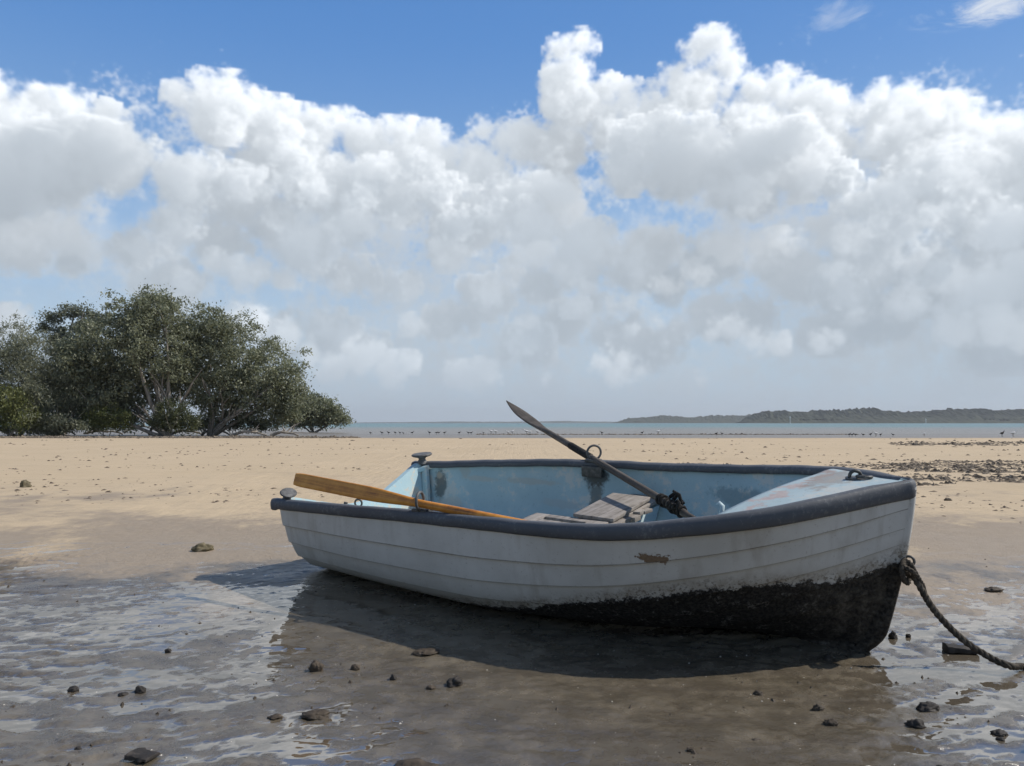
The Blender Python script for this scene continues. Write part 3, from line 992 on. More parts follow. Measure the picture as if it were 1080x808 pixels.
# weed and broken shell bank on the far side behind the bow
n = 12000
Y = 10.5 + 7.2 * R_.random(n)
X = (0.30 + 0.75 * R_.random(n)) * Y
den = look(T_FBM, X / 6, Y / 4) * 0.35 + np.interp((X / Y), [0.28, 0.40, 0.5, 0.9], [-0.9, 0.15, 0.5, 0.6]) - 0.12 * np.abs((Y - 13.8) / 1.7) ** 2
kk = den > 0.1
P2 = np.stack([X[kk], Y[kk], ground_h(X[kk], Y[kk])[0]], -1)
tag(scatter("weed_wrack", P2, 0.012 + 0.040 * R_.random(len(P2)) ** 2.2, m_weed, 42, 0.45, 2.0), kind='stuff')
n = 900
Y = 15.2 + 2.0 * R_.standard_normal(n) * 0.35
X = (0.12 + 0.40 * R_.random(n)) * Y
P2 = np.stack([X, Y, ground_h(X, Y)[0]], -1)
k2 = look(T_FBM, X / 5, Y / 5) > 0.0
tag(scatter("weed_wrack", P2[k2], 0.015 + 0.04 * R_.random(k2.sum()) ** 2, m_weed, 44, 0.4, 2.0), kind='stuff')
n = 700
Y = 30.5 + 1.6 * R_.standard_normal(n)
X = (0.47 + 0.3 * R_.random(n)) * Y
P2 = np.stack([X, Y, ground_h(X, Y)[0]], -1)
tag(scatter("weed_wrack", P2, 0.03 + 0.08 * R_.random(n) ** 2, m_weed, 45, 0.4, 2.4), kind='stuff')
# leaf and twig litter at the foot of the trees
n = 11000
X = -33 + 24 * R_.random(n)
Y = 46.0 + 3.5 * R_.random(n) + 0.8 * look(T_FBM, X / 12, X * 0 + .2)
P3 = np.stack([X, Y, ground_h(X, Y)[0]], -1)
tag(scatter("leaf_litter", P3, 0.04 + 0.10 * R_.random(n) ** 2, m_weed, 43, 0.5, 3.0), kind='stuff')
# dark weed along the low sandbar where the birds stand
n = 1800
X = -3 + 32 * R_.random(n)
Y = 67.2 + 0.7 * R_.standard_normal(n)
P3 = np.stack([X, Y, ground_h(X, Y)[0]], -1)
tag(scatter("sandbar_weed", P3, 0.03 + 0.06 * R_.random(n) ** 2, m_weed, 46, 0.6, 3.0), kind='stuff')
# grit, worm casts and shell bits on the wet sand
n = 1500
Y = y_log(2.0, 6.0)(n)
X = (R_.random(n) * 1.5 - 0.75) * Y
kk = look(T_FBM, X / 2.2, Y / 1.6) > 0.25
P4 = np.stack([X[kk], Y[kk], ground_h(X[kk], Y[kk])[0]], -1)
tag(scatter("worm_casts", P4, 0.0018 + 0.009 * R_.random(len(P4)) ** 4.5, m_rockb, 47, 0.7, 1.5), kind='stuff')


# ------------------------------------------------------------------ the clinker dinghy
BP0 = Vector((-1.0348, 5.5802, 0.1146))
BROT = Matrix(((0.8022960, 0.5944410, -0.0544143), (-0.5956085, 0.7911377, -0.1391103), (-0.0396437, 0.1440173, 0.9887808)))
BMAT = Matrix.Translation(BP0) @ BROT.to_4x4()
BINV = BMAT.inverted()
BL, RAKE, TRAKE = 3.4527, 0.148, 0.10
TN = np.array([0, .25, .5, .75, .9, 1.0])
BB = np.array([0.6417, 0.7191, 0.7399, 0.6543, 0.3914, 0.02])
TS = np.array([0, .35, .7, 1.0])
SS_ = np.array([0.5051, 0.5868, 0.6429, 0.7871])


def herm(tk, vals, t):
    t = np.asarray(t, float)
    m = np.gradient(vals, tk)
    i = np.clip(np.searchsorted(tk, t) - 1, 0, len(tk) - 2)
    h = tk[i + 1] - tk[i]
    s = (t - tk[i]) / h
    return (2*s**3-3*s**2+1)*vals[i]+(s**3-2*s**2+s)*h*m[i]+(-2*s**3+3*s**2)*vals[i+1]+(s**3-s**2)*h*m[i+1]


def b_of(t): return herm(TN, BB, t)
def s_of(t): return herm(TS, SS_, t)


def hullpt(t, lam):
    """starboard side point (v negative), lam 0 keel .. 1 sheer"""
    t = np.asarray(t, float); lam = np.asarray(lam, float)
    B, S = b_of(t), s_of(t)
    k = np.clip((t - .45) / .55, 0, 1) ** 1.5
    c1, d1, c2, d2 = .84 - .60 * k, .13 * k, 1.0 - .43 * k, .20 + .34 * k
    v = 3*lam*(1-lam)**2*c1*B + 3*lam**2*(1-lam)*c2*B + lam**3*B
    w = 3*lam*(1-lam)**2*d1*S + 3*lam**2*(1-lam)*d2*S + lam**3*S
    q = w / S
    u = t * (BL - RAKE * (1 - q) ** 1.5) + (1 - t) * TRAKE * (1 - q) - 0.05 * t ** 10 * np.maximum(0, 1 - q / .14) ** 2
    return np.stack([u, -v, w], -1)


def hull_at_w(t, w):
    """half breadth of the hull at height w"""
    l = np.linspace(0, 1, 200)
    P = hullpt(np.full(200, t), l)
    return float(np.interp(w, P[:, 2], -P[:, 1])), float(np.interp(w, P[:, 2], P[:, 0]))


def lap(ts_, ls_, t):
    c = np.polyfit(ts_, ls_, 3)
    return np.polyval(c, t)


LAPS = [lambda t: 1.0 + 0 * t,
        lambda t: lap([0, .08, .28, .48, .63, .76, .88, .96, 1], [.86, .855, .845, .847, .857, .857, .87, .886, .892], t),
        lambda t: lap([0, .18, .34, .47, .63, .79, .905, .975, 1], [.74, .72, .715, .73, .75, .765, .785, .805, .81], t),
        lambda t: lap([0, .35, .6, .86, .925, .98, 1], [.60, .575, .62, .685, .705, .735, .74], t),
        lambda t: lap([0, .5, .86, 1], [.43, .44, .57, .66], t),
        lambda t: lap([0, .5, .86, 1], [.24, .25, .42, .54], t),
        lambda t: 0.0 * t]


def boat_pt(px, py, d):
    """boat coordinates of a picture position at world depth d"""
    return BINV @ Vector(((px - CX) / 848.0 * d, d, CAM_H - (py - HZ) / 848.0 * d))


# materials ----------------------------------------------------------------
def obj_pos(t): return t.new('ShaderNodeTexCoord').outputs['Object']


m_hull, t, b = mat("white_paint_and_growth")
p = obj_pos(t)
pu, pv, pw = t.sep(p)
n1 = t.noise(p, scale=2.2, detail=6, rough=0.65)
n2 = t.noise(p, scale=14.0, detail=6, rough=0.7)
n3 = t.noise(p, scale=70.0, detail=4, rough=0.65)
line = t.mul(t.curve(t.m('DIVIDE', pu, 3.6), [(0, .02), (.33, .05), (.50, .14), (.60, .235), (.69, .305), (.76, .345), (.83, .362), (.89, .368), (.925, .41), (.955, .462), (1, .47)]), 1.0)
streak = t.noise(t.v('MULTIPLY', p, (9, 9, 1.4)), scale=1.0, detail=5, rough=0.6)
grow = t.sub(t.add(line, t.add(t.add(t.mul(t.sub(n2, 0.5), 0.12), t.mul(t.sub(n3, .5), .04)), t.mul(t.sub(n1, 0.5), 0.05))), pw)
growm = t.ss(grow, -0.004, 0.010)
white = t.mix(t.ss(n1, 0.35, 0.7), (0.63, 0.622, 0.585), (0.53, 0.522, 0.485))
white = t.mix(t.mul(t.ss(streak, 0.50, 0.72), 0.50), white, (0.36, 0.33, 0.28))
white = t.mix(t.mul(t.ss(n3, 0.60, 0.70), 0.45), white, (0.30, 0.27, 0.23))
# brown silt stain rising from the growth line
fade = t.mul(t.ss(t.add(t.sub(pw, line), t.mul(t.sub(n1, .5), .10)), 0.07, 0.0), t.ss(n3, 0.50, 0.58))
white = t.mix(t.mul(fade, 0.85), white, (0.05, 0.044, 0.036))
stain = t.m('MULTIPLY', t.ss(t.add(t.sub(pw, line), t.mul(t.sub(n1, .5), .16)), 0.10, 0.0), t.ss(n2, 0.25, 0.65))
white = t.mix(t.mul(stain, 0.75), white, (0.27, 0.225, 0.165))
# chip worn through to the wood
cu = t.m('DIVIDE', t.sub(pu, 2.545), 0.062)
cw = t.m('DIVIDE', t.sub(pw, 0.498), 0.026)
chip = t.ss(t.add(t.m('SQRT', t.add(t.mul(cu, cu), t.mul(cw, cw))), t.add(t.mul(t.sub(n2, .5), 3.6), t.mul(t.sub(n3, .5), 1.6))), 0.95, 0.80)
chip = t.mul(chip, t.m('LESS_THAN', pv, 0.0))
white = t.mix(chip, white, t.mix(n3, (0.13, 0.085, 0.05), (0.30, 0.22, 0.15)))
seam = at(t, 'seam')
white = t.mix(t.mul(t.ss(seam, 0.15, 0.8), t.lin(n2, 0.3, 0.6, 0.45, 0.9)), white, (0.10, 0.092, 0.08))  # dark line painted along each lap: grime plus the step's shadow line
black = t.mix(t.ss(n3, 0.40, 0.62), (0.010, 0.009, 0.008), (0.040, 0.036, 0.030))
black = t.mix(t.mul(t.ss(n2, 0.53, 0.64), t.ss(n3, 0.47, 0.58)), black, (0.17, 0.16, 0.145))
black = t.mix(t.mul(t.ss(pu, 2.9, 3.25), t.mul(t.ss(n2, 0.42, 0.62), 0.8)), black, (0.085, 0.075, 0.060))
col = t.mix(growm, white, black)
vg = t.voro(p, scale=75.0, smooth=0.4, dim='3D')
h = t.add(t.mul(growm, t.add(t.mul(n3, 1.2), t.add(t.mul(n2, 1.5), t.mul(vg, -1.0)))), t.add(t.mul(n3, 0.05), t.mul(chip, -0.35)))
pset(t, b, col=col, rough=t.lin(growm, 0, 1, 0.42, 0.75), normal=t.bump(h, 0.7, 0.008), spec=t.lin(growm, 0, 1, 0.4, 0.25))


def blue_paint(name, base, pale, worn, spots=(), worn_amt=0.5, rough=0.6):
    m, t, b = mat(name)
    p = obj_pos(t)
    a = t.noise(p, scale=2.6, detail=6, rough=0.65)
    c = t.noise(p, scale=13.0, detail=6, rough=0.7)
    f = t.noise(p, scale=60.0, detail=4, rough=0.7)
    st = t.noise(t.v('MULTIPLY', p, (1.2, 9, 9)), scale=1.0, detail=5, rough=0.65)
    col = t.mix(t.ss(a, 0.32, 0.68), base, pale)
    w1 = t.mul(t.ss(t.add(t.mul(a, .5), t.mul(c, .5)), 0.525, 0.575), worn_amt)
    col = t.mix(w1, col, worn)
    col = t.mix(t.mul(t.ss(st, 0.60, 0.72), worn_amt), col, worn)
    col = t.mix(t.mul(t.ss(f, 0.60, 0.72), 0.5), col, (0.10, 0.10, 0.09))
    pu, pv, pw = t.sep(p)
    for (u0, w0, ru, rw, cc, k) in spots:
        qa = t.m('DIVIDE', t.sub(pu, u0), ru)
        qb = t.m('DIVIDE', t.sub(pw, w0), rw)
        d = t.add(t.m('SQRT', t.add(t.mul(qa, qa), t.mul(qb, qb))), t.add(t.mul(t.sub(c, .5), 1.9), t.mul(t.sub(f, .5), 0.8)))
        col = t.mix(t.mul(t.ss(d, 1.15, 0.6), k), col, cc)
    pset(t, b, col=col, rough=rough, spec=0.35, normal=t.bump(t.add(c, t.mul(f, .5)), 0.35, 0.004))
    return m


M_IN = blue_paint("blue_interior_paint", (0.31, 0.44, 0.485), (0.38, 0.51, 0.545), (0.52, 0.54, 0.51),
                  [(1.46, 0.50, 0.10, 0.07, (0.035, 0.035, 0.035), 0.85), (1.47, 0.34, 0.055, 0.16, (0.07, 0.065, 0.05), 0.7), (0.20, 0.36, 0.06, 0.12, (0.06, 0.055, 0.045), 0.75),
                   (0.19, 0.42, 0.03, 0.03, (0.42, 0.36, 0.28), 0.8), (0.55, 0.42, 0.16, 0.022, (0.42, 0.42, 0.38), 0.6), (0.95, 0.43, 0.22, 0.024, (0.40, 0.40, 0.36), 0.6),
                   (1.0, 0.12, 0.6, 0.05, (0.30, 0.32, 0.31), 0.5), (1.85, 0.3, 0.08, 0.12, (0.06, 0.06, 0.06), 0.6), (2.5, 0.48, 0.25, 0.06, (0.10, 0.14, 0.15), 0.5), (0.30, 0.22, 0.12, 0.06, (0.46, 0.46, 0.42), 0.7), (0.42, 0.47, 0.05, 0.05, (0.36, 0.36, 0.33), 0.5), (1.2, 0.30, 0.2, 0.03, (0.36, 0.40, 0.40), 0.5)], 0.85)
M_DECK = blue_paint("pale_blue_deck_paint", (0.32, 0.41, 0.435), (0.39, 0.475, 0.495), (0.50, 0.48, 0.43), (), 0.6)
M_TRAN = blue_paint("pale_blue_transom_paint", (0.37, 0.53, 0.585), (0.44, 0.59, 0.63), (0.58, 0.55, 0.47), (), 0.95)

m_deck2, t, b = M_DECK, NT(M_DECK.node_tree), M_DECK.node_tree.nodes['Principled BSDF']
# red primer showing along the worn after edge of the deck
p = obj_pos(t)
pu, pv, pw = t.sep(p)
edge = t.sub(pu, t.add(2.93, t.mul(pv, 0.20)))
nn = t.noise(p, scale=11.0, detail=6, rough=0.7)
oldc = b.inputs['Base Color'].links[0].from_socket
redm = t.mul(t.ss(t.add(t.m('ABSOLUTE', t.sub(edge, 0.055)), t.mul(t.sub(nn, .5), .42)), 0.05, 0.01), 0.55)
c2 = t.mix(redm, oldc, t.mix(t.noise(p, scale=40.0, detail=3), (0.33, 0.12, 0.09), (0.55, 0.40, 0.33)))
brm = t.mul(t.ss(t.add(t.v('LENGTH', t.v('MULTIPLY', t.v('SUBTRACT', p, (3.08, 0.12, 0.78)), (7.5, 3.6, 0.1))), t.mul(t.sub(nn, .5), 2.6)), 0.95, 0.5), 0.65)
c2 = t.mix(brm, c2, (0.23, 0.19, 0.16))
pset(t, b, col=c2)


def wood(name, stops, scale=(2.0, 40, 40), rough=0.8, spec=0.25, bump=0.5):
    m, t, b = mat(name)
    p = obj_pos(t)
    g = t.noise(t.v('MULTIPLY', p, scale), scale=1.0, detail=6, rough=0.68, dist=0.4)
    f = t.noise(p, scale=18.0, detail=5, rough=0.65)
    x = t.add(t.mul(g, 0.65), t.mul(f, 0.35))
    pset(t, b, col=t.ramp(x, stops), rough=rough, spec=spec, normal=t.bump(g, bump, 0.003))
    return m


M_GREYWOOD = wood("weathered_grey_board", [(0.34, (0.10, 0.088, 0.075)), (0.47, (0.25, 0.225, 0.20)), (0.64, (0.36, 0.33, 0.30))], (40, 2.0, 40))
M_OARWOOD = wood("weathered_oar_wood", [(0.34, (0.040, 0.034, 0.030)), (0.5, (0.095, 0.082, 0.070)), (0.66, (0.16, 0.14, 0.12))], (2.0, 45, 45))
M_VARN = wood("orange_varnished_wood", [(0.34, (0.18, 0.075, 0.02)), (0.42, (0.44, 0.16, 0.022)), (0.55, (0.68, 0.29, 0.045)), (0.68, (0.78, 0.39, 0.085))], (1.2, 50, 50), 0.42, 0.5, 0.2)
m_rail, t, b = mat("dark_blue_rubber")
p = obj_pos(t)
n1 = t.noise(p, scale=5.0, detail=6, rough=0.65)
n2 = t.noise(p, scale=55.0, detail=4, rough=0.7)
c = t.mix(n1, (0.062, 0.068, 0.078), (0.115, 0.122, 0.134))
c = t.mix(t.mul(t.ss(t.add(t.mul(n1, .4), t.mul(n2, .6)), 0.52, 0.64), 0.42), c, (0.24, 0.245, 0.25))
pset(t, b, col=c, rough=0.62, spec=0.35, normal=t.bump(t.add(n2, n1), 0.2, 0.003))
m_metal = simple("tarnished_metal", [(0.3, (0.02, 0.02, 0.019)), (0.55, (0.07, 0.068, 0.062)), (0.75, (0.16, 0.15, 0.13))], 40.0, 0.5, 0.6)
m_galv = simple("grey_galvanised_metal", [(0.3, (0.05, 0.05, 0.05)), (0.55, (0.12, 0.12, 0.117)), (0.75, (0.22, 0.21, 0.195))], 30.0, 0.6, 0.5)
m_black = simple("black_cord", [(0.3, (0.010, 0.010, 0.010)), (0.55, (0.026, 0.024, 0.022)), (0.75, (0.06, 0.055, 0.05))], 60.0, 0.85, 0.2)
m_rope = simple("muddy_rope", [(0.3, (0.030, 0.026, 0.021)), (0.55, (0.080, 0.068, 0.054)), (0.75, (0.17, 0.15, 0.12))], 45.0, 0.9, 0.2)

dinghy = tag(empty("dinghy"), "old white clinker dinghy with blue inside and dark gunwale, aground on wet sand", "boat")
dinghy.rotation_mode = 'QUATERNION'
dinghy.location = BP0
dinghy.rotation_quaternion = BROT.to_quaternion()

# hull: stepped strakes outside, smooth skin inside ------------------------------------
NTS = 120
tq = np.linspace(0, 1, NTS) ** 0.92
rows = []
for i in range(6):
    for fr in (0.0, 0.035, 0.35, 0.7, 0.965, 1.0):
        rows.append((i, fr))


def normal_at(t, lam, e=1e-3):
    a = hullpt(np.clip(t + e, 0, 1), lam) - hullpt(np.clip(t - e, 0, 1), lam)
    c = hullpt(t, np.clip(lam + e, 0, 1)) - hullpt(t, np.clip(lam - e, 0, 1))
    n = np.cross(c, a)
    n /= np.linalg.norm(n, axis=-1)[..., None] + 1e-12
    return n


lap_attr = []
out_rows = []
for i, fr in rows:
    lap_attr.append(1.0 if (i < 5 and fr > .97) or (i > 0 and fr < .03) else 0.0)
    lam = LAPS[i](tq) * (1 - fr) + LAPS[i + 1](tq) * fr
    n = normal_at(tq, lam)
    n *= np.where(n[:, 1:2] > 0, -1, 1)
    fade = np.clip((1 - tq) / 0.05, 0.15, 1)[:, None]
    out_rows.append(hullpt(tq, lam) + n * ((0.0125 if i < 5 else 0.004) * fr ** 1.0) * fade)
OUT = np.array(out_rows)                                # rows x stations x 3
lam_in = np.linspace(1, 0.02, 22)
inn = []
for l in lam_in:
    n = normal_at(tq, np.full(NTS, l))
    n *= np.where(n[:, 1:2] > 0, -1, 1)
    P_ = hullpt(tq, np.full(NTS, l)) - n * 0.022
    P_[:, 1] = np.minimum(P_[:, 1], -0.002)
    q_ = np.clip(P_[:, 2] / SS_[3], 0, 1)
    P_[:, 0] = np.minimum(P_[:, 0], BL - RAKE * (1 - q_) ** 1.5 - .05 * np.maximum(0, 1 - q_ / .14) ** 2 - 0.05)
    inn.append(P_)
INN = np.array(inn)


def grid_faces(nr, nc, off, flip):
    ii = np.arange(nc - 1)[None, :] + nc * np.arange(nr - 1)[:, None] + off
    q = np.stack([ii, ii + 1, ii + 1 + nc, ii + nc], -1).reshape(-1, 4)
    return q[:, ::-1] if flip else q


Vh, Fh, Mi, La = [], [], [], []
off = 0
for side in (1, -1):
    for G, flip, mi in ((OUT, side > 0, 0), (INN, side < 0, 1)):
        g = G.copy()
        g[..., 1] *= side
        Vh.append(g.reshape(-1, 3))
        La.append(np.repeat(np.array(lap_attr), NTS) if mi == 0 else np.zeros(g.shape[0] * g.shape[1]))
        f = grid_faces(g.shape[0], g.shape[1], off, not flip)
        Fh.append(f); Mi.append(np.full(len(f), mi))
        off += g.shape[0] * g.shape[1]
    # cap between outer and inner skin at the sheer
    g = np.stack([OUT[0], INN[0]]).copy()
    g[..., 1] *= side
    Vh.append(g.reshape(-1, 3))
    La.append(np.zeros(2 * NTS))
    f = grid_faces(2, NTS, off, side > 0)
    Fh.append(f); Mi.append(np.full(len(f), 1))
    off += 2 * NTS
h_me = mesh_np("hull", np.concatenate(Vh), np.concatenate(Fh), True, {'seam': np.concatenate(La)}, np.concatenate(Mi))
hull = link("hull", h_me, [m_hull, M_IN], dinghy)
try:
    h_me.set_sharp_from_angle(angle=math.radians(28))
except Exception:
    pass

# stem bar and keel
b = MB()
rings = []
for q in np.linspace(0.965, 0.0, 26):
    S = SS_[3]
    u = BL - RAKE * (1 - q) ** 1.5 - 0.05 * max(0, 1 - q / .14) ** 2
    w = q * S
    wd = 0.024
    rings.append([(u - 0.06, -wd, w), (u + 0.002, -wd, w), (u + 0.014, -wd * .55, w), (u + 0.017, 0, w), (u + 0.014, wd * .55, w), (u + 0.002, wd, w), (u - 0.05, wd, w)])
u0 = BL - RAKE
for k, (du, dw) in enumerate(((-0.075, -0.024), (-0.115, -0.042))):
    rings.append([(u0 - 0.16, -0.024, dw), (u0 + du, -0.024, dw), (u0 + du + .008, -0.013, dw), (u0 + du + .010, 0, dw), (u0 + du + .008, 0.013, dw), (u0 + du, 0.024, dw), (u0 - 0.16, 0.024, dw)])
b.loft(rings)
b.build("stem", m_hull, dinghy)
b = MB()
ring = []
for u in np.linspace(0.09, BL - RAKE - 0.09, 30):
    dw = -0.042
    ring.append([(u, -0.022, 0.03), (u, -0.018, dw), (u, 0.018, dw), (u, 0.022, 0.03)])
b.loft(ring, smooth=False)
b.build("keel", m_hull, dinghy)

# rubber gunwale all round the sheer
path = []
for tt in np.linspace(-0.016, 1.0, 110):
    tc_ = max(tt, 0.0)
    path.append((np.array([tt * BL - .018 * max(0, tt), -float(b_of(tc_)), float(s_of(tc_))]), tc_))
for a in np.linspace(-math.pi / 2, math.pi / 2, 7)[1:-1]:
    path.append((np.array([BL - 0.018 + 0.012 * math.cos(a), 0.02 * math.sin(a), SS_[3]]), 1.0))
for tt in np.linspace(1.0, -0.016, 110):
    tc_ = max(tt, 0.0)
    path.append((np.array([tt * BL - .018 * max(0, tt), float(b_of(tc_)), float(s_of(tc_))]), tc_))
b = MB()
rings = []
for i, (P_, tt) in enumerate(path):
    d = path[min(i + 1, len(path) - 1)][0] - path[max(i - 1, 0)][0]
    d[2] = 0
    d /= np.linalg.norm(d)
    o = np.array([d[1], -d[0], 0.0])                   # outward
    hgt = 0.055 + 0.020 * max(0.0, (tt - 0.55) / 0.45)
    tail = 1.0
    if tt <= 0.0:
        hgt += 0.01
    wob = 0.0009 * math.sin(i * 0.9) + 0.0009 * math.sin(i * 0.37 + 1)
    inb = 0.045 if tt < 0.97 else 0.045 * max(0.15, (1 - tt) / 0.03)
    prof = [(-inb, -0.036), (-inb - .003, -0.010), (-inb * .75, 0.003), (0.0, 0.007), (0.012, 0.001), (0.020, -0.014), (0.022, -0.5 * hgt), (0.020, -hgt + .010), (0.012, -hgt), (0.0, -hgt), (0.0, -0.036)]
    rings.append([P_ + o * (x + wob) + np.array([0, 0, z + wob]) for x, z in prof])
b.loft(rings)
b.build("gunwale", m_rail, dinghy)

# transom with a dip for the sculling notch
b = MB()
cols = np.linspace(-1, 1, 81)
bt = float(b_of(0.0)) - 0.016
st = float(s_of(0.0))
secl = np.linspace(0, 1, 400)
sec = hullpt(np.zeros(400), secl)


secv = np.maximum.accumulate(-sec[:, 1]) + np.linspace(0, 1e-5, 400)


def tr_u(w): return TRAKE * (1 - w / st)


top, bot = [], []
for m_ in cols:
    v = m_ * bt
    wb = float(np.interp(abs(v), secv, sec[:, 2])) + 0.010
    a = abs(v)
    wt = float(np.interp(a, [0, .1, .2, .3, .38, .45, .52, .56], [.36, .364, .385, .42, .447, .472, .497, st + .004]))
    top.append((v, max(wt, wb + .004))); bot.append((v, wb))
for du, nm in ((0.006, 0), (0.042, 1)):
    pts = []
    for (v, wt), (_, wb) in zip(top, bot):
        for f in np.linspace(0, 1, 8):
            w = wb + (wt - wb) * f
            pts.append((tr_u(w) + du, v, w))
    n = len(cols)
    fs = []
    for i in range(n - 1):
        for j in range(7):
            a = i * 8 + j
            fs.append((a, a + 8, a + 9, a + 1) if nm else (a, a + 1, a + 9, a + 8))
    b.poly(pts, fs, False)
half = len(cols) * 8
fs = []
for i in range(len(cols) - 1):
    a, c = i * 8 + 7, half + i * 8 + 7
    fs.append((a, c, c + 8, a + 8))
b.f += fs; b.s += [False] * len(fs)
tran = b.build("transom", M_TRAN, dinghy)

# knees and posts in the after corners, stern bench, thwart, locker front --------------
for s in (-1, 1):
    b = MB()
    bv = float(b_of(0.02)) - 0.03
    ring0 = [(0.045, s * bv, st - 0.015), (0.045, s * (bv - 0.07), st - 0.03), (0.08, s * (bv - 0.04), st - 0.015), (0.15, s * (float(b_of(.07)) - 0.03), st + 0.004)]
    ring1 = [(x, y, z - 0.035) for x, y, z in ring0]
    b.loft([ring1, ring0] if s > 0 else [ring0, ring1], smooth=False)
    b.build("quarter_knee", M_TRAN, dinghy, 0.006)
    b = MB()
    bw, _ = hull_at_w(0.03, 0.2)
    b.loft([[(0.10, s * (bw - .075), .19), (0.15, s * (bw - .075), .19), (0.15, s * (bw - .040), .19), (0.10, s * (bw - .040), .19)][::s],
            [(0.055, s * (bv - .03), st - .02), (0.105, s * (bv - .03), st - .02), (0.105, s * bv, st - .02), (0.055, s * bv, st - .02)][::s]], smooth=False)
    b.build("corner_post", M_IN, dinghy, 0.005)


def cross_board(name, u0, u1, w, th, m_, gap=0.0, t0=None, v0=-1.0, v1=1.0, tilt=0.0, bev=0.006):
    b = MB()
    rings = []
    for u in (u0, u1):
        hb, _ = hull_at_w(u / BL, w)
        hb -= 0.03
        ring = []
        for z in (w, w - th):
            for f in ((v0, v1) if z == w else (v1, v0)):
                ring.append((u, f * hb, z + tilt * f))
        rings.append(ring)
    b.loft(rings, smooth=False)
    return b.build(name, m_, dinghy, bev)


cross_board("stern_bench", 0.10, 0.55, 0.205, 0.028, M_TRAN)

TW = 0.42
# the centreboard slot runs along the middle board of the thwart
b = MB()
for (ua, ub, va, vb) in ((1.46, 1.555, -.26, .05), (1.83, 1.94, -.26, .05), (1.555, 1.83, -.26, -.055), (1.555, 1.83, -.010, .05)):
    b.box(((ua + ub) / 2, (va + vb) / 2, TW - .010), (ub - ua - .0015, vb - va - .0015, .024))
slot = b.build("slotted_board", M_GREYWOOD, dinghy, 0.003)
b = MB()
b.box((1.69, -0.032, TW - .15), (0.30, .06, .22))
b.build("centreboard_case", M_IN, dinghy, 0.004)
b = MB()
hb, _ = hull_at_w(0.5, TW)
b.box((1.80, (-.265 - hb + .03) / 2, TW - .012), (0.30, hb - .03 - .265, .024))
b.build("thwart_board", M_GREYWOOD, dinghy, 0.004)
tilt_m = Matrix.Rotation(math.radians(1.0), 3, 'X') @ Matrix.Rotation(math.radians(1.5), 3, 'Y') @ Matrix.Rotation(math.radians(3), 3, 'Z')
b = MB()
b.box((1.825, 0.30, TW + .016), (0.25, .50, .020), tilt_m)
b.build("loose_board", M_GREYWOOD, dinghy, 0.003)
b = MB()
b.box((1.84, (hb + .055) / 2 - .015, TW - .014), (0.22, hb - .055 - .03, .022))
b.build("thwart_board", M_GREYWOOD, dinghy, 0.004)
# ragged split edge strip of the broken board
b = MB()
rr = random.Random(4)
for k in range(9):
    v = -0.20 + 0.078 * k
    b.box((1.955 + rr.uniform(-.012, .02), v, TW - .02 + rr.uniform(-.01, .006)), (rr.uniform(.03, .085), .075, rr.uniform(.012, .03)), Matrix.Rotation(rr.uniform(-.25, .25), 3, 'Z'))
b.build("splintered_edge", M_GREYWOOD, dinghy, 0.002)
M_LOCK = blue_paint("locker_paint", (0.48, 0.60, 0.63), (0.56, 0.66, 0.68), (0.50, 0.46, 0.38), (), 0.55)
b = MB()
rings = []
for u in (1.915, 1.940):
    ring = []
    hb2, _ = hull_at_w(.57, .33)
    hb3, _ = hull_at_w(.57, .08)
    ring = [(u, -hb3 + .04, .07), (u, hb3 - .04, .07), (u, hb2 - .03, TW - .045), (u, -hb2 + .03, TW - .045)]
    rings.append(ring)
b.loft(rings, smooth=False)
b.build("locker_front", M_LOCK, dinghy, 0.003)
b = MB()
b.box((1.948, 0.30, .22), (0.014, 0.06, .29))
b.build("locker_batten", M_IN, dinghy, 0.002)
# floor boards
for k, v in enumerate((-.24, -.08, .08, .24)):
    b = MB()
    b.box((1.35, v, 0.055), (2.1, .14, .016))
    b.build("floor_board", M_GREYWOOD, dinghy, 0.003)

# foredeck ---------------------------------------------------------------------------
b = MB()
nr, nc = 26, 25
topg = []
for i in range(nr):
    row = []
    for j in range(nc):
        m_ = -1 + 2 * j / (nc - 1)
        ta = 0.842 + 0.037 * m_
        tt = ta + (0.994 - ta) * i / (nr - 1)
        hb = max(float(b_of(tt)) - 0.040, 0.004)
        w = float(s_of(tt)) - 0.004 + 0.022 * hb / 0.5 * (1 - m_ * m_) + 0.012 * math.exp(-((m_ - .85) / .2) ** 2) * (1 - i / (nr - 1)) ** 3
        row.append((tt * BL, m_ * hb, w))
    topg.append(row)
pts = [p for row in topg for p in row]
low = [(x, y, z - 0.020) for x, y, z in pts]
fs = []
for i in range(nr - 1):
    for j in range(nc - 1):
        a = i * nc + j
        fs.append((a, a + nc, a + nc + 1, a + 1))
N_ = len(pts)
fs2 = [tuple(N_ + q for q in f[::-1]) for f in fs]
edge = [(j, j + 1, N_ + j + 1, N_ + j) for j in range(nc - 1)]
b.poly(pts + low, fs + fs2, True)
b.f += edge; b.s += [False] * len(edge)
b.build("foredeck", M_DECK, dinghy)


def deck_w(u, v):
    tt = u / BL
    hb = max(float(b_of(tt)) - .04, .01)
    return float(s_of(tt)) - .004 + .022 * hb / .5 * (1 - (v / hb) ** 2)


def torus(b, c, R, r, rot, n=28, k=8, a0=0.0, a1=2 * math.pi):
    rings = []
    for i in range(n + 1):
        a = a0 + (a1 - a0) * i / n
        rings.append([Vector(c) + rot @ Vector(((R + r * math.cos(q)) * math.cos(a), r * math.sin(q), (R + r * math.cos(q)) * math.sin(a))) for q in (2 * math.pi * j / k for j in range(k))])
    b.loft(rings, True, True)


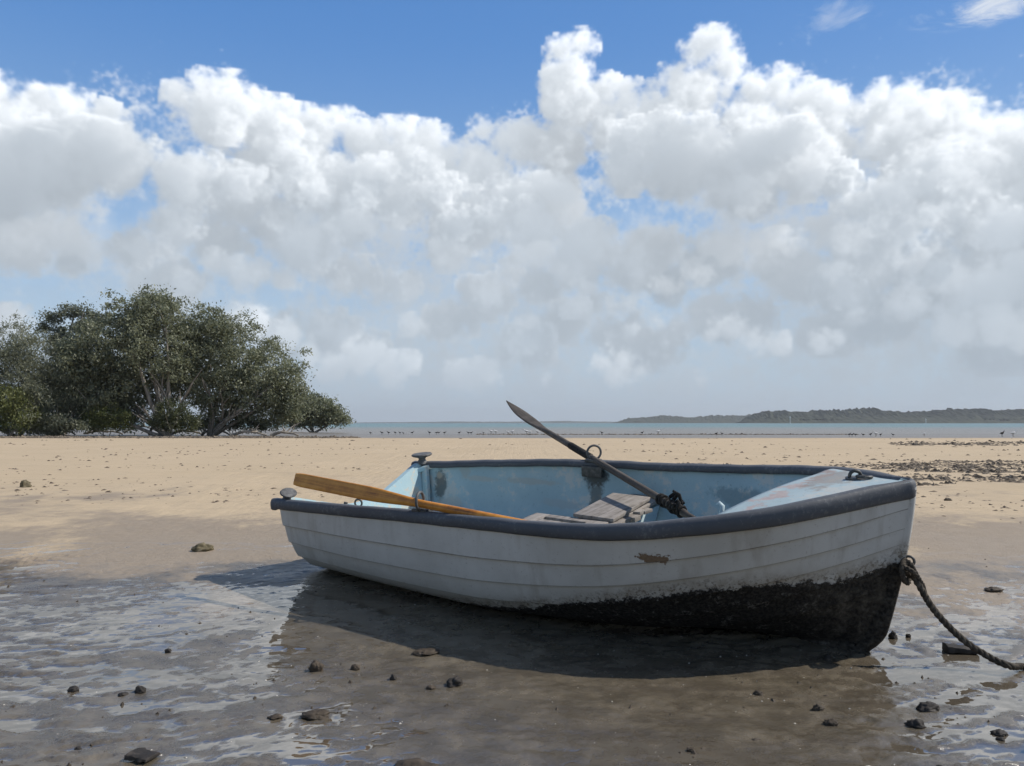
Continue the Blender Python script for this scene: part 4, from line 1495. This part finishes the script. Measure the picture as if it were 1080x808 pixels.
# ring plate on the deck
du, dv = 3.215, 0.085
dw = deck_w(du, dv)
b = MB()
for k in (0, 1):
    pass
b.loft([[(du + .055 * math.cos(a), dv + .042 * math.sin(a), dw - .004 + z) for a in (2 * math.pi * i / 16 for i in range(16))] for z in (0, .010)], smooth=False)
plate = b.build("ring_plate", m_metal, dinghy, 0.002)
b = MB()
torus(b, (du - .012, dv, dw + .012), 0.024, 0.008, Matrix.Rotation(0.5, 3, 'Z'), a0=-.2, a1=math.pi + .2)
b.build("ring_eye", m_metal, dinghy)
b = MB()
torus(b, (du + .028, dv - .006, dw + .014), 0.030, 0.007, Matrix.Rotation(math.radians(82), 3, 'X'))
b.build("ring", m_metal, dinghy)

# cleats on the quarters
for s, tl, ks in ((-1, 0.5, 0.62), (1, 0.0, 0.85)):
    rot = Matrix.Rotation(tl, 3, 'Y') @ Matrix.Rotation(-0.25 * s, 3, 'Z')
    c = Vector((0.045, s * (float(b_of(0)) - .03), st + 0.012))
    b = MB()
    for ring in ((0.0, .034, .030), (0.03, .022, .02), (0.05, .026, .022), (0.062, .05, .028), (0.082, .068, .03), (0.090, .06, .026)):
        pass
    b.loft([[c + rot @ (Vector((rx * math.cos(a), ry * math.sin(a), z)) * ks) for a in (2 * math.pi * i / 14 for i in range(14))]
            for z, rx, ry in ((-.015, .044, .044), (0.010, .038, .038), (0.026, .028, .028), (0.040, .036, .040), (0.050, .066, .080), (0.062, .078, .098), (0.072, .070, .088))])
    b.build("cleat", m_galv, dinghy)

# rowlocks: block on the gunwale, plate inside, ring round the oar
RL = {}
for s, tt in ((-1, 0.372), (1, 0.4205)):
    u = tt * BL
    v = s * (float(b_of(tt)) - .012)
    w = float(s_of(tt))
    b = MB()
    b.box((u, v - s * .035, w - .062), (.15, .022, .075))
    b.box((u, v - s * .012, w + .006), (.10, .060, .020))
    bl = b.build("rowlock_block", m_metal, dinghy, 0.006)
    b = MB()
    cc = Vector((u, v, w + .056))
    torus(b, cc, 0.046, 0.0075, Matrix.Rotation(math.pi / 2 + (0.33 if s < 0 else -0.72), 3, 'Z'))
    b.tube([(u, v, w + .018), (u, v, w - .02)], .010, 8)
    b.build("rowlock", m_galv, dinghy)
    RL[s] = cc
# little strap end and hook near the bow
b = MB()
hp = boat_pt(759, 541, 3.72)
b.tube([hp + Vector((0, 0, -.05)), hp + Vector((0.0, .004, .0)), hp + Vector((.006, .004, .035)), hp + Vector((-.010, .004, .052)), hp + Vector((-.022, .004, .040))], [.013, .013, .012, .010, .007], 8, flat=.45)
b.build("white_hook", M_LOCK, dinghy)
# rags of old fittings on the near after corner
b = MB()
torus(b, boat_pt(379, 530, 4.80), 0.022, 0.006, Matrix.Rotation(0.4, 3, 'Z'))
b.build("transom_ring", m_metal, dinghy)
b = MB()
b.tube([boat_pt(366, 529, 4.85), boat_pt(365, 533, 4.85), boat_pt(366, 538, 4.85)], .012, 8)
b.build("transom_pin", m_metal, dinghy)
# mooring eye through the stem
qe = 0.555
eye = Vector((BL - RAKE * (1 - qe) ** 1.5 + 0.02, 0, qe * SS_[3]))
b = MB()
torus(b, eye + Vector((.008, 0, 0)), 0.020, 0.006, Matrix.Identity(3))
b.build("mooring_eye", m_metal, dinghy)


# ------------------------------------------------------------------ oars (world coordinates)
def oar(name, tip, handle, face, blade_len, blade_w, mt, label, curve=0.0, point=0.3, tiproll=0.0):
    """face = direction the flat of the blade looks at"""
    tip, handle, face = Vector(tip), Vector(handle), Vector(face)
    ax_ = (handle - tip)
    Lo = ax_.length
    ax_.normalize()
    n = (face - ax_ * face.dot(ax_)).normalized()
    s = n.cross(ax_).normalized()
    root = tag(empty(name, tip), label, "oar")
    root.rotation_mode = 'QUATERNION'
    M = Matrix((ax_, s, n)).transposed()
    root.rotation_quaternion = M.to_quaternion()
    b = MB()
    rings = []
    NB = 34
    for i in range(NB + 1):
        x = blade_len * i / NB
        f = i / NB
        wv = blade_w * min(1.0, point + (1 - point) * math.sin(min(1.0, f / (0.06 if point > .5 else 0.42)) * math.pi / 2))
        if f > 0.55:
            q = (f - .55) / .45
            q = q * q * (3 - 2 * q)
            wv = wv * (1 - q) + .040 * q
        th = (0.024 if point > .5 else 0.015) + (0.016 if point > .5 else 0.025) * max(0, (f - .5) / .5) ** 1.3 if f < 1 else .040
        zc = curve * (1 - f) ** 2
        ex = 0.35 + 0.65 * min(1, max(0, (f - .5) / .4))
        rings.append([(x, wv / 2 * math.copysign(abs(math.cos(a)) ** ex, math.cos(a)), zc + th / 2 * math.copysign(abs(math.sin(a)) ** ex, math.sin(a))) for a in (2 * math.pi * (j + .5) / 16 for j in range(16))])
    b.loft(rings)
    b.build("blade", mt, root)
    b = MB()
    b.tube([(blade_len - .02, 0, 0), (blade_len + .25, 0, 0), (Lo - .15, 0, 0), (Lo - .13, 0, 0), (Lo, 0, 0)], [.0205, .0215, .021, .016, .017], 14)
    b.build("shaft", mt, root)
    return root, M, Lo


rl_n = BMAT @ RL[-1] - Vector((0, 0, .012))
rl_f = BMAT @ RL[1] - Vector((0, 0, .045))
tip_n = Vector(((313 - CX) / 848 * 4.60, 4.60, CAM_H - (505 - HZ) / 848 * 4.60))
dn = (rl_n - tip_n).normalized()
hand_n = tip_n + dn * 1.80
oar("oar", tip_n, hand_n, (0.05, -1.0, 0.10), 0.95, 0.078, M_VARN, "orange varnished oar lying along the near side with its blade past the stern", 0.0, 0.86)
hand_f = Vector(((738 - CX) / 848 * 4.06, 4.06, CAM_H - (551 - HZ) / 848 * 4.06))
df = (rl_f - hand_f).normalized()
k_ = ((535 - CX) / 848 * rl_f.y - rl_f.x) / (df.x - (535 - CX) / 848 * df.y)
tip_f = rl_f + df * k_
oar_f, Mf, Lf = oar("oar", tip_f, hand_f, (-0.10, -0.34, 0.92), 0.95, 0.088, M_OARWOOD, "grey weathered oar slanting up across the boat through the far rowlock", 0.06, 0.02)
# leather collar and the black lashing round its inboard end
b = MB()
b.tube([(Lf - 1.62, 0, 0), (Lf - 1.30, 0, 0)], .0245, 14)
b.build("collar", m_black, oar_f)
b = MB()
rr = random.Random(3)
for k in range(7):
    x = Lf - .40 + .036 * k
    torus(b, (x, 0, 0), .026 + rr.uniform(-.003, .005), .0085, Matrix.Rotation(math.pi / 2 + rr.uniform(-.3, .3), 3, 'Z') @ Matrix.Rotation(rr.uniform(-.25, .25), 3, 'X'), 20, 7)
for k in range(7):
    a = rr.uniform(0, 6.28)
    p0 = Vector((Lf - .36 + .03 * k, .04 * math.cos(a), .04 * math.sin(a)))
    p1 = p0 + Vector((rr.uniform(-.04, .06), rr.uniform(-.05, .05), rr.uniform(.01, .07)))
    b.tube([p0, p0.lerp(p1, .5) + Vector((.01, .01, .012)), p1], [.011, .010, .007], 6)
b.build("lashing", m_black, oar_f)

# ------------------------------------------------------------------ mooring rope
eye_w = BMAT @ (eye + Vector((.03, 0, -.02)))


def twisted(name, ctrl, rad, parent=None, strands=3, pitch=0.075):
    """laid rope along a smooth curve through control points"""
    P_ = [Vector(q) for q in ctrl]
    pts = []
    for i in range(len(P_) - 1):
        p0, p1, p2, p3_ = P_[max(i - 1, 0)], P_[i], P_[i + 1], P_[min(i + 2, len(P_) - 1)]
        nseg = max(2, int((p2 - p1).length / 0.012))
        for k in range(nseg):
            s = k / nseg
            pts.append(0.5 * ((2 * p1) + (p2 - p0) * s + (2 * p0 - 5 * p1 + 4 * p2 - p3_) * s * s + (3 * p1 - p0 - 3 * p2 + p3_) * s ** 3))
    pts.append(P_[-1])
    b = MB()
    ref, lng = None, 0.0
    fr = []
    for i, p in enumerate(pts):
        t_ = (pts[min(i + 1, len(pts) - 1)] - pts[max(i - 1, 0)]).normalized()
        if ref is None:
            ref = t_.orthogonal().normalized()
        ref = (ref - t_ * ref.dot(t_)).normalized()
        if i:
            lng += (p - pts[i - 1]).length
        fr.append((p, ref.copy(), t_.cross(ref), lng))
    for s in range(strands):
        path = []
        for p, r_, q_, l_ in fr:
            a = 2 * math.pi * (l_ / pitch + s / strands)
            path.append(p + (r_ * math.cos(a) + q_ * math.sin(a)) * rad * 0.50)
        b.tube(path, rad * 0.60, 6)
    return b.build(name, m_rope, parent)


def at_px(px, py, d): return Vector(((px - CX) / 848 * d, d, CAM_H - (py - HZ) / 848 * d))


e = eye_w
rope = tag(empty("mooring_rope", e), "thick muddy rope knotted to the bow and sagging to the wet sand", "rope")


def rl(*pts): return [Vector(p) - e for p in pts]


d0 = e.y
g1 = on_ground(1073, 704)
g2 = on_ground(1110, 716)
gl = lambda v, up=.012: Vector((v.x, v.y, v.z + up))
main = [at_px(958, 604, d0 - .01), at_px(965, 616, d0 - .02), at_px(975, 634, d0 - .03), at_px(990, 653, d0 - .05), at_px(1010, 672, d0 - .08), at_px(1034, 688, d0 - .12), at_px(1056, 698, d0 - .17), gl(g1), gl(g2), gl(on_ground(1190, 735)), gl(on_ground(1300, 742), -.02)]
twisted("rope_strand", rl(*main), 0.0142, rope)
twisted("rope_loop", rl(at_px(952, 590, d0), at_px(957, 594, d0 - .02), at_px(963, 606, d0 - .025), at_px(969, 617, d0 - .01), at_px(971, 626, d0 - .02)), 0.0105, rope, 3, .05)
knot = [at_px(950, 588, d0 + .01), at_px(947, 598, d0 - .03), at_px(949, 610, d0 - .02), at_px(953, 612, d0 + .02), at_px(955, 601, d0 + .03), at_px(950, 597, d0 - .03), at_px(957, 600, d0 - .045), at_px(960, 606, d0 - .02), at_px(953, 604, d0 + .02), at_px(950, 600, d0 - .03)]
twisted("rope_knot", rl(*knot), 0.0125, rope, 3, .05)


# ------------------------------------------------------------------ stones, clods and wood on the sand
def stone(name, px, py, wpx, hpx, mt, label, cat, seed, group=None, rough=0.22, flatx=1.0):
    g = on_ground(px, py)
    k = (g - Vector((0, 0, CAM_H))).length / 848.0
    w, h = 0.74 * wpx * k, max(hpx * k * 0.66, 0.008)
    r = random.Random(seed)
    bm = bmesh.new()
    bmesh.ops.create_icosphere(bm, subdivisions=4, radius=1.0)
    o_ = Vector((r.uniform(-50, 50), r.uniform(-50, 50), r.uniform(-50, 50)))
    for v in bm.verts:
        d = v.co.normalized()
        q = 1 + rough * 2.0 * mnoise.noise(d * 1.1 + o_) + rough * 1.1 * mnoise.noise(d * 2.7 + o_) + rough * 0.5 * mnoise.noise(d * 6.5 + o_) + rough * .25 * mnoise.noise(d * 14 + o_)
        p = d * q
        if p.z < -0.35:
            p.z = -0.35 + (p.z + .35) * 0.2
        v.co = Vector((p.x * w / 2, p.y * w / 2 * r.choice((0.8, 0.8)) * flatx, p.z * h * 0.85))
    for f in bm.faces:
        f.smooth = True
    me = bpy.data.meshes.new(name)
    bm.to_mesh(me)
    bm.free()
    o = link(name, me, mt)
    o.location = g + Vector((0, 0, h * 0.18))
    o.rotation_euler = (0, 0, r.uniform(-.5, .5))
    return tag(o, label, cat, group)


def plank_bit(px, py, wpx, hpx, label, seed):
    g = on_ground(px, py)
    k = (g - Vector((0, 0, CAM_H))).length / 848.0
    L, h = 0.85 * wpx * k, 0.7 * hpx * k
    r = random.Random(seed)
    b = MB()
    rings = []
    for i in range(9):
        s = i / 8
        rings.append([(L * (s - .5), a * (.035 + r.uniform(-.006, .006)), z * h * (1 - .4 * s) * (1 + r.uniform(-.15, .1)) + .004) for a, z in ((-1, 0), (-.9, .8), (-.2, 1.0), (.8, .9), (1, 0), (0, -.2))])
    b.loft(rings, smooth=False)
    o = b.build("driftwood_piece", m_rock, None, 0.002)
    o.location = g
    o.rotation_euler = (0, 0.0, r.uniform(-.3, .1))
    return tag(o, label, "driftwood")


ST = [  # px, base py, w, h, material, kind, label, category
    (216, 579, 25, 9, m_rockg, "stone", "mossy brown stone alone on the smooth sand left of the stern", "stone"),
    (30, 513, 12, 7, m_rockg, "stone", "small brown lump alone high on the dry sand in front of the grove", "stone"),
    (183, 685, 9, 5, m_rock, "stone", "single small dark pebble between the ripple marks beside the stern's shadow", "pebble"),
    (86, 723, 13, 5, m_rock, "stone", "flat dark stone half way along the ripples, apart from the pair", "stone"),
    (155, 725, 14, 8, m_rock, "stone", "taller dark stone of the pair on the rippled sand", "stone"),
    (137, 728, 13, 4, m_rock, "stone", "lower flat dark stone of the pair on the rippled sand", "stone"),
    (337, 703, 18, 14, m_rockb, "mud_clod", "tall crumbly mud clod where the ripples meet the brown hollow", "clod"),
    (377, 702, 11, 7, m_rockb, "mud_clod", "small mud clod just right of the tall crumbly clod", "clod"),
    (417, 712, 9, 8, m_rock, "stone", "small upright dark stone between the mud clods and the larger black stone", "stone"),
    (481, 717, 22, 11, m_rock, "stone", "larger black stone in the brown hollow below the middle of the hull", "stone"),
    (456, 721, 13, 5, m_rockb, "mud_clod", "flat clod touching the larger black stone in the hollow", "clod"),
    (338, 750, 36, 9, m_rockb, "mud_clod", "wide flat mud clod beside the bright puddles", "clod"),
    (295, 751, 18, 4, m_rockb, "mud_clod", "thin low mud clod at the outer end of the bright puddles", "clod"),
    (450, 686, 34, 6, m_rockb, "mud_clod", "long low clod at the edge of the hull's shadow", "clod"),
    (92, 782, 8, 4, m_rock, "stone", "tiny dark pebble near the chunky piece of wood in the foreground", "pebble"),
    (972, 744, 28, 9, m_rock, "stone", "flat dark stone on the shining sand, farther of the two below the bow", "stone"),
    (958, 760, 22, 8, m_rock, "stone", "dark stone on the shining sand, nearer of the two below the bow", "stone"),
    (1044, 769, 17, 5, m_rock, "stone", "thin flat stone in the blue puddle on the shining sand", "stone"),
    (1078, 788, 16, 10, m_rock, "stone", "dark stone just past the blue puddle on the shining sand", "stone"),
    (1045, 775, 9, 3, m_rock, "stone", "tiny pebble just in front of the thin flat stone", "pebble"),
    (936, 670, 11, 8, m_rock, "stone", "dark lump tucked against the foot of the stem", "stone"),
    (952, 669, 6, 5, m_rock, "stone", "small round pebble just off the foot of the stem", "pebble"),
    (1042, 621, 20, 5, m_rockb, "stone", "low dark stone on the damp sand beyond the rope", "stone"),
    (857, 744, 14, 7, m_rockb, "mud_clod", "upright clod in the brown hollow towards the bow", "clod"),
    (870, 758, 18, 6, m_rockb, "mud_clod", "rounded clod just in front of the upright clod near the bow", "clod"),
    (725, 785, 12, 5, m_rockb, "mud_clod", "lone small clod on the bare foreground of the hollow", "clod"),
    (868, 691, 7, 5, m_rock, "stone", "small stone at the tip of the hull's shadow", "pebble"),
    (795, 727, 12, 5, m_rockb, "mud_clod", "pale based clod between the shadow edge and the upright clod", "clod"),
    (440, 804, 48, 9, m_rockb, "mud_clod", "largest brown clod at the very front of the sand", "clod"),
    (982, 806, 12, 6, m_rock, "stone", "dark pebble at the front edge of the shining sand", "pebble"),
    (997, 526, 9, 3, m_rockb, "stone", "small dark stone on the dry sand in front of the weed bank", "stone"),
]
for i, (px, py, w, h, mt_, nm, lab, ct) in enumerate(ST):
    stone(nm, px, py, w, h, mt_, lab, ct, 100 + i, None, 0.20)
m_shell = simple("bleached_shell", [(0.3, (0.45, 0.41, 0.35)), (0.6, (0.66, 0.62, 0.55)), (0.8, (0.75, 0.72, 0.66))], 30.0, 0.6, 0.4)
stone("shell", 910, 806, 17, 4, m_shell, "bleached white shell lying at the front of the brown hollow", "shell", 171, None, 0.12)
plank_bit(159, 793, 26, 7, "chunky dark piece of wood lying on the rippled foreground", 5)
plank_bit(1006, 685, 31, 10, "blunt dark piece of wood under the sagging rope", 6)
# pale shell crumbs on the wet sand
n = 420
Y = 2.0 * (2.6 ** R_.random(n))
X = (R_.random(n) * 1.4 - 0.7) * Y
P5 = np.stack([X, Y, ground_h(X, Y)[0]], -1)
tag(scatter("shell_crumbs", P5, 0.0014 + 0.0030 * R_.random(n) ** 3, m_shell, 61, 0.5, 1.4), kind='stuff')


# ------------------------------------------------------------------ birds along the water's edge
m_bdark = simple("dark_plumage", [(0.3, (0.018, 0.017, 0.016)), (0.6, (0.035, 0.033, 0.030)), (0.8, (0.07, 0.065, 0.06))], 20.0, 0.8)
m_bwhite = simple("white_plumage", [(0.3, (0.62, 0.61, 0.58)), (0.6, (0.74, 0.73, 0.71)), (0.8, (0.8, 0.8, 0.78))], 20.0, 0.7)
m_bill = simple("dark_bill", [(0.3, (0.05, 0.04, 0.02)), (0.6, (0.12, 0.09, 0.04)), (0.8, (0.2, 0.15, 0.07))], 20.0, 0.6)


def bird_mesh(white):
    """standing shorebird, 0.34 m tall: body, neck, head and tail as one lofted surface"""
    b = MB()
    spine = [(-.20, 0, .19, .006, .010), (-.15, 0, .195, .022, .016), (-.09, 0, .20, .048, .042), (-.02, 0, .205, .066, .062), (.05, 0, .218, .062, .060),
             (.10, 0, .245, .040, .042), (.122, 0, .285, .024, .026), (.135, 0, .315, .023, .024), (.155, 0, .330, .025, .025), (.180, 0, .326, .016, .016), (.195, 0, .322, .006, .006)]
    rings = []
    for x, y, z, ry, rz in spine:
        rings.append([(x, y + ry * math.cos(a), z + rz * math.sin(a)) for a in (2 * math.pi * k / 10 for k in range(10))])
    b.loft(rings)
    return b


def bird_bill():
    b = MB()
    b.tube([(.185, 0, .325), (.245, 0, .318)], [.008, .002], 6)
    return b


def bird_leg(s):
    b = MB()
    b.tube([(.0, s * .028, .165), (-.012, s * .028, .08), (-.004, s * .028, .008), (.016, s * .030, .003), (.05, s * .034, .003)], [.011, .007, .006, .006, .004], 6)
    return b


protos = {}
for key, mt_ in (('dark', m_bdark), ('white', m_bwhite)):
    r0 = empty("shorebird")
    bird_mesh(key == 'white').build("body", mt_, r0)
    bird_bill().build("bill", m_bill if key == 'white' else m_bdark, r0)
    for s in (-1, 1):
        bird_leg(s).build("leg", m_bill if key == 'white' else m_bdark, r0)
    protos[key] = [r0, False]


def bird(key, px, py, rz, sc, label, group, d=None):
    sc *= 0.72 if key == 'dark' else 1.0
    r0, used = protos[key]
    if used:
        o = r0.copy()
        COL.objects.link(o)
        for ch in r0.children:
            c = ch.copy()
            c.parent = o
            COL.objects.link(c)
    else:
        o = r0
        protos[key][1] = True
    g = on_ground(px, py) if d is None else Vector(((px - CX) / 848 * d, d, gz((px - CX) / 848 * d, d)))
    if d is None and g.y > 69:
        g = Vector(((px - CX) / 848 * 68, 68, gz((px - CX) / 848 * 68, 68)))
    o.location = g
    o.rotation_euler = (0, 0, rz)
    o.scale = (sc,) * 3
    tag(o, label, "bird", group)
    return o


rb = random.Random(8)
ROW = "dark birds standing in a row along the sandbar"
for px in (391, 403, 410, 417, 422, 425.5, 435, 453, 460.5, 463, 469, 484.5, 494, 497, 510):
    bird('dark', px, 460, rb.choice((0.2, 3.0, -.3, 2.7, 1.2)), rb.uniform(.85, 1.25), "small dark bird in the long row on the sandbar between grove and raised oar", ROW, 67 + rb.uniform(-.6, .8))
WR = "white birds resting along the sandbar"
for px in (518, 523, 535.5, 540.5, 555, 559, 567):
    bird('white', px, 460, rb.choice((0.1, 3.0)), rb.uniform(1.0, 1.4), "white bird resting on the sandbar just beside the raised oar blade", WR, 67 + rb.uniform(-.5, .6))
bird('dark', 577, 461, .3, 1.1, "dark bird alone on the water's edge directly behind the raised oar", None, 63)
bird('dark', 634.5, 459, 3.0, 1.1, "dark bird standing alone on the sandbar above the far rowlock", None, 67.5)
bird('dark', 677, 461, .2, 1.2, "dark bird close beside the lone white one on the sandbar's thin end", None, 66)
bird('white', 694, 460, .1, 1.3, "lone white bird on the thin end of the sandbar", None, 66.5)
PG = "pair of dark birds over the foredeck"
for px in (755, 761):
    bird('dark', px, 460, rb.choice((0.2, 3.0)), 1.05, "dark bird of the close pair on wet sand in front of the fainter distant shore", PG, 64)
GG = "dark birds gathered on the wet sand by the bow"
for px in (895, 898, 901.5, 909.5, 917.5, 928, 941):
    bird('dark', px, 463, rb.choice((0.2, 3.0, 1.0)), rb.uniform(.9, 1.15), "dark bird in the small group on the far wet sand above the bow", GG, 58 + rb.uniform(-1, 1))
bird('white', 923, 463, 3.0, 1.1, "only white bird in the small dark group above the bow", None, 58)
bird('white', 974, 462, .1, .9, "very small white bird by itself far out between the two groups", None, 60)
bird('dark', 1056, 463, .3, 1.7, "large hunched dark bird at the outer end of the far wet sand", None, 57)
bird('white', 1067.5, 463, .1, 1.3, "white bird next to the large hunched dark one", None, 57)

# ------------------------------------------------------------------ far sails and channel marks
m_white = simple("white_hull_paint", [(0.3, (0.7, 0.7, 0.7)), (0.7, (0.8, 0.8, 0.8))], 3.0, 0.5)


def sailboat(px, d, mast, label):
    root = tag(empty("sailing_boat", ((px - CX) / 848 * d, d, 0.0)), label, "sailing boat")
    b = MB()
    L = mast * .75
    rings = []
    for i in range(9):
        s = i / 8
        hw = .14 * L * math.sin(math.pi * min(1, .25 + .75 * (1 - s))) * (1 if s < 1 else .1)
        rings.append([(L * (s - .5), -hw, .11 * L), (L * (s - .5), -hw * .7, 0), (L * (s - .5), 0, -.04 * L), (L * (s - .5), hw * .7, 0), (L * (s - .5), hw, .11 * L)])
    b.loft(rings)
    b.build("hull", m_white, root)
    b = MB()
    b.tube([(0.05 * L, 0, .1 * L), (0.05 * L, 0, mast)], [.06, .04], 6)
    b.build("mast", m_white, root)
    b = MB()
    b.loft([[(0.04 * L - .36 * L * (1 - s), .02 + .05 * L * math.sin(3 * s), .18 * L + (mast - .2 * L) * s), (0.04 * L, .02, .18 * L + (mast - .2 * L) * s), (0.04 * L, .06, .18 * L + (mast - .2 * L) * s)] for s in (0, .25, .5, .75, .99)])
    b.build("sail", m_white, root)


sailboat(371, 900, 6.5, "white sailing boat far out past the seaward end of the grove")
sailboat(551, 1300, 5.0, "tiny white sailing boat on the horizon beside the raised oar blade")


def beacon(px, d, h, label):
    root = tag(empty("channel_beacon", ((px - CX) / 848 * d, d, 0.0)), label, "beacon")
    b = MB()
    b.tube([(0, 0, -.5), (0, 0, h * .7)], [.55, .45], 8)
    b.build("post", m_white, root)
    b = MB()
    b.loft([[(r_ * math.cos(a), r_ * math.sin(a), z) for a in (2 * math.pi * i / 8 for i in range(8))] for z, r_ in ((h * .7, .9), (h * .88, .9), (h, .1))])
    b.build("top_mark", m_white, root)


beacon(833, 1450, 13, "taller white channel beacon in front of the wooded point's near end")
beacon(976, 1500, 9, "shorter white channel beacon farther along the wooded shore")


# ------------------------------------------------------------------ sea air
b = MB()
b.box((0, 3050, 47.0), (7800, 6300, 104))
hz_ = b.build("haze")
tag(hz_, kind='stuff')
m = bpy.data.materials.new("sea_air")
m.use_nodes = True
m.node_tree.nodes.clear()
t = NT(m.node_tree)
vo = t.new('ShaderNodeVolumePrincipled')
t.put(vo.inputs['Color'], (0.86, 0.90, 0.94))
t.put(vo.inputs['Density'], 0.00013)
t.put(vo.inputs['Anisotropy'], 0.2)
mo = t.new('ShaderNodeOutputMaterial')
t.l.new(vo.outputs[0], mo.inputs['Volume'])
hz_.data.materials.append(m)
